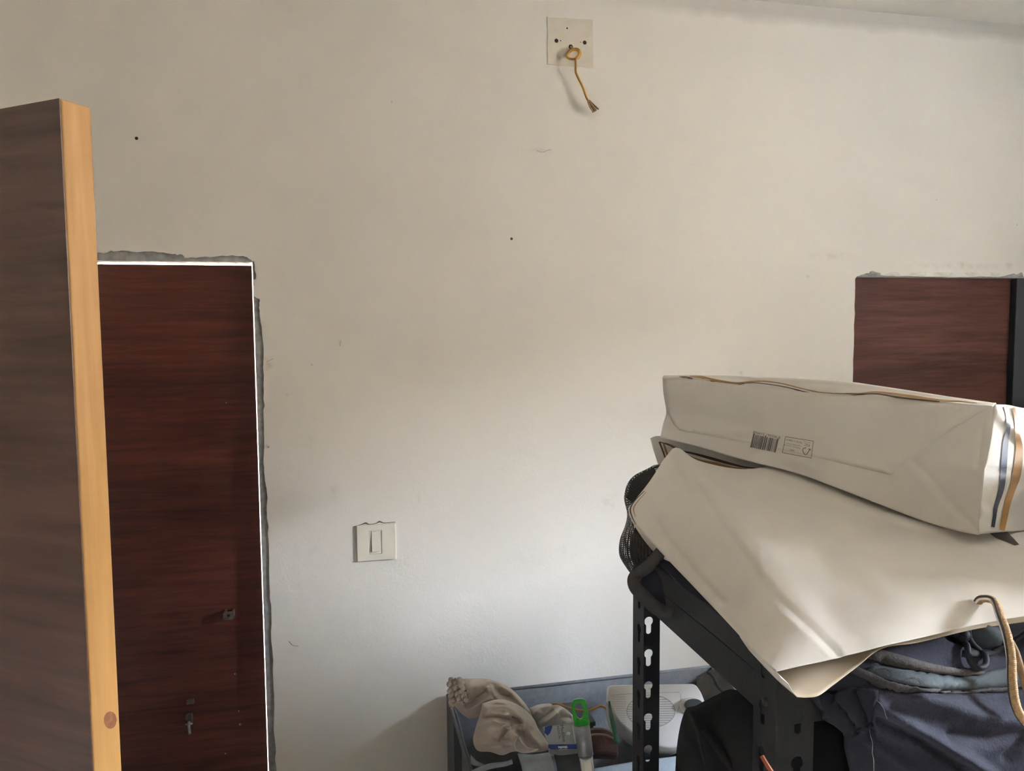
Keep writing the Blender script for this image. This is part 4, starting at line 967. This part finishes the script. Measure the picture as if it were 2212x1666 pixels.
# underside panel and the gusset at the left
RL = [[(a+(6 if j == 0 else 0), b_+26, d+0.004) for j, (a, b_, d) in enumerate(RB[0])],
      [(1400, 1178, 1.225)]+[(a, b_+26, d+.006) for a, b_, d in RB[1][1:]],
      [(1478, 1262, 1.128)]+[(a, b_+34, d+.008) for a, b_, d in RB[2][1:]],
      [(1590, 1375, 0.955)]+[(a, b_+36, d+.010) for a, b_, d in RB[3][1:]],
      [(1672, 1462, 0.845)]+[(a+8, b_+40, d+.010) for a, b_, d in RB[4][1:]],
      [(1722, 1506, 0.792), (1742, 1507, 0.793), (1768, 1503, 0.795), (1800, 1480, 0.808), (1850, 1442, 0.825), (1905, 1401, 0.842), (1985, 1388, 0.862), (2105, 1360, 0.885), (2240, 1340, .90)]]
WL = toworld(net(RL, 70, 70))
lowB = mesh('bottom_panel', WL.reshape(-1, 3), gridfaces(*WL.shape[:2]), [INNER], bagB, smooth=True); solid(lowB, 0.0006, 0.0)
E1 = WB[:, 0]; E2 = np.array([catmull(WL[:, 0], 120)])[0]
gs = []
for i in range(120):
    a, b_ = E1[i], E2[i]; inn = (WB[i, 8]-a); inn = inn/np.linalg.norm(inn); s_ = i/119
    gs.append([a, a+(b_-a)*0.25+inn*0.006*(1-s_), (a+b_)/2+inn*0.012*(1-s_)+inn*0.002, a+(b_-a)*0.75+inn*0.006*(1-s_), b_])
gs = np.array(gs); gB = mesh('gusset', gs.reshape(-1, 3), gridfaces(120, 5), PAPER, bagB, smooth=True); solid(gB, 0.0006, 0.0)
# base flap with printed stripes, standing up at the far end
RFp = [[(1404, 947, 1.41), (1425, 942, 1.412), (1480, 948, 1.405), (1560, 968, 1.375), (1640, 988, 1.335), (1720, 1004, 1.30)],
       [(1413, 978, 1.40), (1440, 985, 1.40), (1490, 1000, 1.385), (1570, 1018, 1.355), (1650, 1026, 1.325), (1720, 1028, 1.295)],
       [(1428, 1022, 1.39), (1450, 1030, 1.39), (1500, 1040, 1.375), (1575, 1045, 1.345), (1655, 1045, 1.315), (1720, 1042, 1.29)]]
WF_ = toworld(net(RFp, 50, 20)); bfl = mesh('base_flap', WF_.reshape(-1, 3), gridfaces(20, 50), PAPER, bagB, smooth=True); solid(bfl, 0.0006, 0.0)
fvb = bvh_of(bfl)
ribbon('stripe', [(1424, 955), (1430, 970), (1437, 990), (1441, 1000)], [4, 4, 3.5, 3], fvb, STB, bagB, off=0.0012)
ribbon('stripe', [(1433, 958), (1437, 970), (1443, 987), (1447, 996)], [3, 5, 4, 3], fvb, STT, bagB, off=0.0012)
ribbon('stripe', [(1424, 955), (1445, 962), (1470, 974), (1500, 981), (1540, 992), (1580, 1003), (1620, 1011), (1690, 1014)], [2, 2.2, 3, 4.5, 6, 5, 3, 2], fvb, STB, bagB, off=0.0012)
ribbon('stripe', [(1436, 957), (1460, 966), (1485, 983), (1510, 995), (1545, 1003), (1580, 1011), (1620, 1015)], [1.4, 1.4, 2, 5, 7, 5, 2], fvb, STT, bagB, off=0.0012)
# stripes at the rear left corner of the top panel
bvB = bvh_of(topB)
ribbon('stripe', [(1392, 1062), (1372, 1082), (1362, 1100), (1366, 1118), (1374, 1134)], [1.2, 2.2, 3.0, 2.2, 1.2], bvB, STB, bagB, off=0.0009, step=3)
ribbon('stripe', [(1396, 1064), (1378, 1084), (1369, 1100), (1373, 1118)], [1.0, 1.6, 2.0, 1.0], bvB, STT, bagB, off=0.0009, step=3)
patch('stripe', [(2128, 1146), (2172, 1146), (2202, 1178), (2192, 1180), (2150, 1163)], bvB, STB, bagB, off=0.0009)
# twisted cord handle through a punched hole
rp_ = [hit(bvB, 2112, 1302, -0.004), hit(bvB, 2118, 1301, 0.005), hit(bvB, 2140, 1311, 0.010)] + [P(*q_) for q_ in ((2163, 1336, 0.838), (2176, 1372, 0.826), (2185, 1420, 0.815), (2187, 1470, 0.805), (2194, 1520, 0.797), (2212, 1556, 0.79), (2248, 1585, .785))]
rp_ = catmull(np.array(rp_), 120)
rope = tube('rope_handle', rp_, 0.0040, ROPE_T, bagB, 12)
TT = np.gradient(rp_, axis=0); TT /= np.linalg.norm(TT, axis=1)[:, None]
def strand(name, ph, turns, mat, r=0.0037, rr=0.0014):
    Nn = np.cross(TT[0], [0.3, 0.2, 0.9]); Nn /= np.linalg.norm(Nn); pts = []
    for i in range(len(rp_)):
        Nn = Nn-(Nn@TT[i])*TT[i]; Nn /= np.linalg.norm(Nn); Bn = np.cross(TT[i], Nn); a = ph+turns*2*math.pi*i/len(rp_)
        pts.append(rp_[i]+r*(math.cos(a)*Nn+math.sin(a)*Bn))
    return tube(name, catmull(np.array(pts), 360), rr, mat, rope, 6)
vdir = np.array([CAM-rp_[60]])[0]
strand('white_thread', 0.2, 0.35, plain('thread_white', (0.75, 0.73, 0.70), 0.7)); strand('dark_thread', -0.55, 0.35, plain('thread_dark', (0.05, 0.045, 0.05), 0.8))
for k_ in range(4): strand('tan_strand', k_*math.pi/2, 26, plain('rope_tan_light', lin(170, 140, 102), 0.8, 0.2, 300), 0.0030, 0.0016)
r2 = [P(*q_) for q_ in ((2182, 1385, 0.86), (2195, 1412, 0.853), (2206, 1450, 0.848), (2218, 1490, 0.842), (2240, 1530, .835))]
tube('rope_handle', r2, 0.0038, ROPE_T, bagB, 12, 40)

# ================================================================== upper paper bag, on its side
bagA = empty('paper_bag', P(1760, 1060, 1.22), 'white paper bag lying on its side with barcode and striped base, topmost on the rack', 'bag', 'white paper bags on the rack')
# gusset side facing the viewer: rows from top edge to bottom edge
RA = [[(1431, 816, 1.425), (1500, 818, 1.395), (1600, 829, 1.345), (1720, 843, 1.285), (1850, 852, 1.22), (1980, 864, 1.155), (2080, 874, 1.105), (2146, 880, 1.075)],
      [(1433, 850, 1.415), (1500, 856, 1.385), (1600, 872, 1.335), (1720, 890, 1.275), (1850, 908, 1.208), (1980, 928, 1.142), (2080, 940, 1.092), (2139, 948, 1.062)],
      [(1439, 890, 1.412), (1505, 895, 1.382), (1605, 916, 1.332), (1725, 940, 1.268), (1855, 966, 1.198), (1985, 994, 1.132), (2075, 1010, 1.082), (2125, 1018, 1.052)],
      [(1433, 915, 1.402), (1505, 925, 1.372), (1605, 950, 1.322), (1725, 980, 1.260), (1855, 1016, 1.190), (1985, 1055, 1.122), (2070, 1080, 1.074), (2117, 1090, 1.045)],
      [(1426, 946, 1.392), (1505, 964, 1.365), (1605, 993, 1.312), (1725, 1024, 1.250), (1855, 1072, 1.180), (1985, 1122, 1.112), (2065, 1146, 1.066), (2110, 1155, 1.036)]]
GA = net(RA, 150, 60); WA = toworld(GA); NA = normals(WA); NA = np.where((NA*(CAM-WA)).sum(2, keepdims=True) > 0, NA, -NA)
pxy = GA[..., :2]
HA = smoothnoise(pxy/100.0, 0.0009, 2.2, 15, 2)
for pl, amp, wd in (([(1970, 990), (2040, 1070), (2110, 1150)], -.003, 14), ([(2140, 882), (1970, 990), (1928, 1026)], .003, 20), ([(2040, 1006), (2110, 1016)], -.0015, 10),
                    ([(2124, 900), (2116, 960), (2112, 1010)], -.002, 10), ([(1600, 1000), (1650, 975), (1700, 985), (1760, 1010)], .004, 22)):
    HA = HA+kink(pl, amp, wd)
WA = WA+NA*HA[..., None]
sideA = mesh('side_gusset', WA.reshape(-1, 3), gridfaces(*WA.shape[:2]), PAPER, bagA, smooth=True); solid(sideA, 0.0006, 0.0)
av = bvh_of(sideA)
# pasted paper overlap on the gusset (its edge is the folded seam)
ov = [(1434, 820), (1500, 821), (1600, 832), (1720, 846), (1850, 855), (2000, 869), (2136, 881), (2060, 925), (1970, 989), (1927, 1027), (1800, 997), (1650, 962), (1500, 936), (1468, 930), (1455, 917), (1443, 890), (1437, 850)]
patch('paper_overlap', ov, av, PAPER, bagA, off=0.0007, thick=0.0006, step=16)
aov = av
# top panel: rises a little behind the edge, then falls away to the back
topE = WA[0]; n_t = len(topE)
def silh(px): return float(np.interp(px, [1430, 1500, 1600, 1700, 1800, 1850, 1950, 2050, 2146], [813, 811, 813, 817, 822, 827, 842, 858, 872]))
TA = []
for j in range(n_t):
    px0 = GA[0, j, 0]; d0 = GA[0, j, 2]; s_ = j/(n_t-1)
    a = topE[j]; r1 = P(px0+4+2*s_, silh(px0+4), d0+0.030); bdir = np.array([0.72, 0.69, 0]); 
    mid = (a+r1)/2+np.array([0, 0, 0.0008])
    c2 = r1+bdir*0.05+np.array([0, 0, -0.018]); c3 = r1+bdir*0.10+np.array([0, 0, -0.06]); c4 = r1+bdir*0.13+np.array([0, 0, -0.105])
    TA.append(catmull([a, mid, r1, c2, c3, c4], 26))
TA = np.array(TA).transpose(1, 0, 2)
topA = mesh('top_panel', TA.reshape(-1, 3), gridfaces(*TA.shape[:2]), PAPER, bagA, smooth=True); solid(topA, 0.0006, 0.0)
# underside
UA = np.array([[WA[-1, j]*(1-u)+TA[-1, j]*u+np.array([0, 0, -0.008*math.sin(math.pi*u)]) for j in range(n_t)] for u in np.linspace(0, 1, 8)])
undA = mesh('under_panel', UA.reshape(-1, 3), gridfaces(8, n_t), PAPER, bagA, smooth=True); solid(undA, 0.0006, 0.0)
# base end, turned to the window
RE = [[(2146, 874, 1.075), (2176, 875, 1.081), (2212, 882, 1.09), (2290, 890, 1.15)],
      [(2139, 948, 1.062), (2172, 950, 1.068), (2212, 955, 1.080), (2280, 958, 1.14)],
      [(2125, 1018, 1.052), (2160, 1022, 1.057), (2208, 1026, 1.072), (2275, 1030, 1.13)],
      [(2117, 1090, 1.045), (2155, 1092, 1.050), (2205, 1094, 1.067), (2270, 1096, 1.125)],
      [(2110, 1155, 1.036), (2150, 1151, 1.043), (2205, 1147, 1.06), (2265, 1145, 1.12)]]
GE = net(RE, 40, 40); WE = toworld(GE); NE = normals(WE); NE = np.where((NE*(CAM-WE)).sum(2, keepdims=True) > 0, NE, -NE); pxy = GE[..., :2]
HE = smoothnoise(pxy/100.0, .0006, 5, 3, 2)
for pl, amp, wd in (([(2150, 890), (2175, 918), (2205, 950)], .004, 16), ([(2112, 1105), (2140, 1112), (2200, 1060)], .004, 18), ([(2115, 1015), (2190, 1020)], -.002, 10)): HE = HE+kink(pl, amp, wd)
WE = WE+NE*HE[..., None]
ec_ = catmull(WA[:, -1], 40); WE[:, 0] = ec_; WE[:, 1] = 0.5*(WE[:, 1]+0.5*(ec_+WE[:, 2]))
endA = mesh('base_panel', WE.reshape(-1, 3), gridfaces(40, 40), PAPER, bagA, smooth=True); solid(endA, 0.0006, 0.0)
ev = bvh_of(endA, sideA)
ribbon('stripe', [(2170, 879), (2175, 900), (2177, 925), (2171, 955), (2168, 990), (2165, 1030), (2160, 1062), (2150, 1095), (2146, 1120), (2143, 1139)], [7, 8, 9, 12, 13, 13, 12, 9, 8, 8], ev, STN, bagA, off=0.0013)
ribbon('stripe', [(2188, 881), (2193, 905), (2196, 935), (2200, 965), (2198, 1000), (2193, 1030), (2184, 1060), (2174, 1090), (2168, 1120), (2163, 1146)], [6, 7, 9, 15, 18, 18, 14, 13, 13, 11], ev, STT, bagA, off=0.0013)
tv = bvh_of(topA, sideA)
ribbon('stripe', [(1468, 815), (1482, 816), (1497, 819)], [1.5, 3.5, 1.5], tv, STB, bagA, off=0.0010, step=3)
ribbon('stripe', [(1490, 814), (1515, 816), (1535, 821), (1560, 825), (1590, 829), (1620, 826), (1650, 825), (1690, 830), (1730, 840), (1770, 848), (1820, 851), (1860, 851), (1890, 848), (1930, 852), (1980, 859), (2030, 866), (2075, 868), (2110, 872)],
       [2, 6, 6, 4, 4, 3, 3, 2.4, 2.2, 2, 1.8, 1.8, 2.5, 4.5, 5, 4, 2, 1.5], tv, STT, bagA, off=0.0010)
ribbon('stripe', [(1535, 824), (1560, 830), (1585, 833), (1610, 829), (1640, 829), (1690, 836), (1730, 845), (1770, 852), (1820, 855), (1860, 853), (1895, 852), (1930, 858), (1980, 864), (2030, 869)],
       [1.2, 2, 2.2, 2, 2, 2, 2, 1.8, 1.8, 1.8, 2.2, 2.6, 2.6, 1.5], tv, STB, bagA, off=0.0010)
# bar code, recycling box and small print (all upside down as the bag lies)
gv = bvh_of(sideA)
INKB = plain('bag_print', (0.13, 0.115, 0.105), 0.6)
ang = math.radians(11.5); ux = np.array([math.cos(ang), math.sin(ang)]); uy = np.array([-math.sin(ang)*0.9-0.05, math.cos(ang)])
o0 = np.array([1628.0, 939.0])
x_ = 0.0; r5 = np.random.default_rng(11)
while x_ < 56:
    w_ = r5.choice([0.9, 1.3, 1.9, 2.6]); hgt = 29
    a = o0+ux*x_; b_ = a+uy*hgt; lift = 2.0 if (x_ < 3 or x_ > 53 or 26 < x_ < 29) else 0
    ribbon('barcode_bar', [a-uy*lift, b_], w_, gv, INKB, bagA, off=0.0016, sm=False, step=8)
    x_ += w_+r5.choice([0.9, 1.2, 1.8])
text_on('barcode_digits', '8 905061 514968', (1657, 940), 8.5, ang+math.pi, gv, INKB, bagA, off=0.0016)
c4 = [(1698, 944), (1758, 953.5), (1753, 990.5), (1690.5, 979)]
for a, b_ in zip(c4, c4[1:]+c4[:1]): ribbon('label_outline', [a, b_], 1.1, gv, INKB, bagA, off=0.0016, sm=False)
am = ang+math.pi
text_on('label_print', 'MIX', (1711.5, 973.5), 6, am, gv, INKB, bagA, off=0.0016); text_on('label_print', 'Packaging | Supporting', (1712, 966), 4.0, am, gv, INKB, bagA, off=0.0016)
text_on('label_print', 'responsible forestry', (1714.5, 961.5), 4.0, am, gv, INKB, bagA, off=0.0016); text_on('label_print', 'FSC\u00ae C108693', (1716.5, 953.5), 5.6, am, gv, INKB, bagA, off=0.0016)
text_on('label_print', 'www.fsc.org', (1744.5, 956.2), 3.2, am, gv, INKB, bagA, off=0.0016); text_on('label_print', 'FSC', (1744, 961.5), 8, am, gv, INKB, bagA, off=0.0016)
ribbon('tick_mark', [(1742, 967), (1739, 969), (1735.5, 970), (1735, 976), (1740, 984), (1744, 981), (1748, 975), (1750, 971)], 1.5, gv, INKB, bagA, off=0.0016, step=3)
ribbon('tick_mark', [(1746.5, 971), (1750.5, 970.5), (1752, 974)], 1.5, gv, INKB, bagA, off=0.0016, step=2, sm=False)

# ================================================================== black bag on the lower shelf, loose orange wire
BB = plain('black_fabric', (0.010, 0.0105, 0.013), 0.8, 0.3, 20, 0.3, 200, spec=0.3)
blk = empty('black_bag', (0.72, -0.95, ZS-0.43), 'black fabric bag slumped on the shelf below the paper bags', 'bag')
ZL = ZS-0.43
prof = [(1430, 1612, 1.10), (1445, 1592, 1.10), (1462, 1562, 1.10), (1485, 1543, 1.10), (1512, 1536, 1.10), (1532, 1526, 1.10), (1560, 1512, 1.09), (1590, 1500, 1.08), (1625, 1508, 1.06), (1670, 1515, 1.05), (1720, 1530, 1.03), (1800, 1560, 1.0)]
pw = np.array([P(*q_) for q_ in catmull(np.array(prof, float), 50)])
A_ = []; B_ = []
for i, p in enumerate(pw):
    colA = []; colB = []
    for s in np.linspace(0, 1, 26):
        z_ = p[2]-(p[2]-ZL-0.003)*s; bul = 0.075*math.sin(math.pi*min(1, s*1.15+0.02))**0.7 if s < .98 else 0.03
        colA.append((max(XA+0.012, p[0]-0.02*math.sin(math.pi*s))+0.004*math.sin(9*s+i*.3), p[1]-bul, z_)); colB.append((max(XA+0.012, p[0]), p[1]+0.5*bul+0.01, z_))
    A_.append(colA); B_.append(colB)
closed('bag_body', np.array(A_), np.array(B_), BB, blk)
tube('carry_strap', [pw[16]+np.array([0, -.03, -.01]), pw[22]+np.array([0, -.07, -.05]), pw[28]+np.array([0, -.085, -.09]), pw[34]+np.array([0, -.07, -.05]), pw[38]+np.array([0, -.03, -.01])], 0.006, BB, blk, 8, 30)
ow = [P(*q_) for q_ in ((1646, 1634, 0.80), (1654, 1648, 0.795), (1667, 1668, 0.79), (1690, 1700, 0.785), (1720, 1745, 0.78))]
tube('orange_wire', ow, 0.0024, plain('orange_sheath', (0.30, 0.075, 0.02), 0.5), None, 8, 24, origin=ow[0], label='short orange wire sticking up by the front rack post', cat='wire')
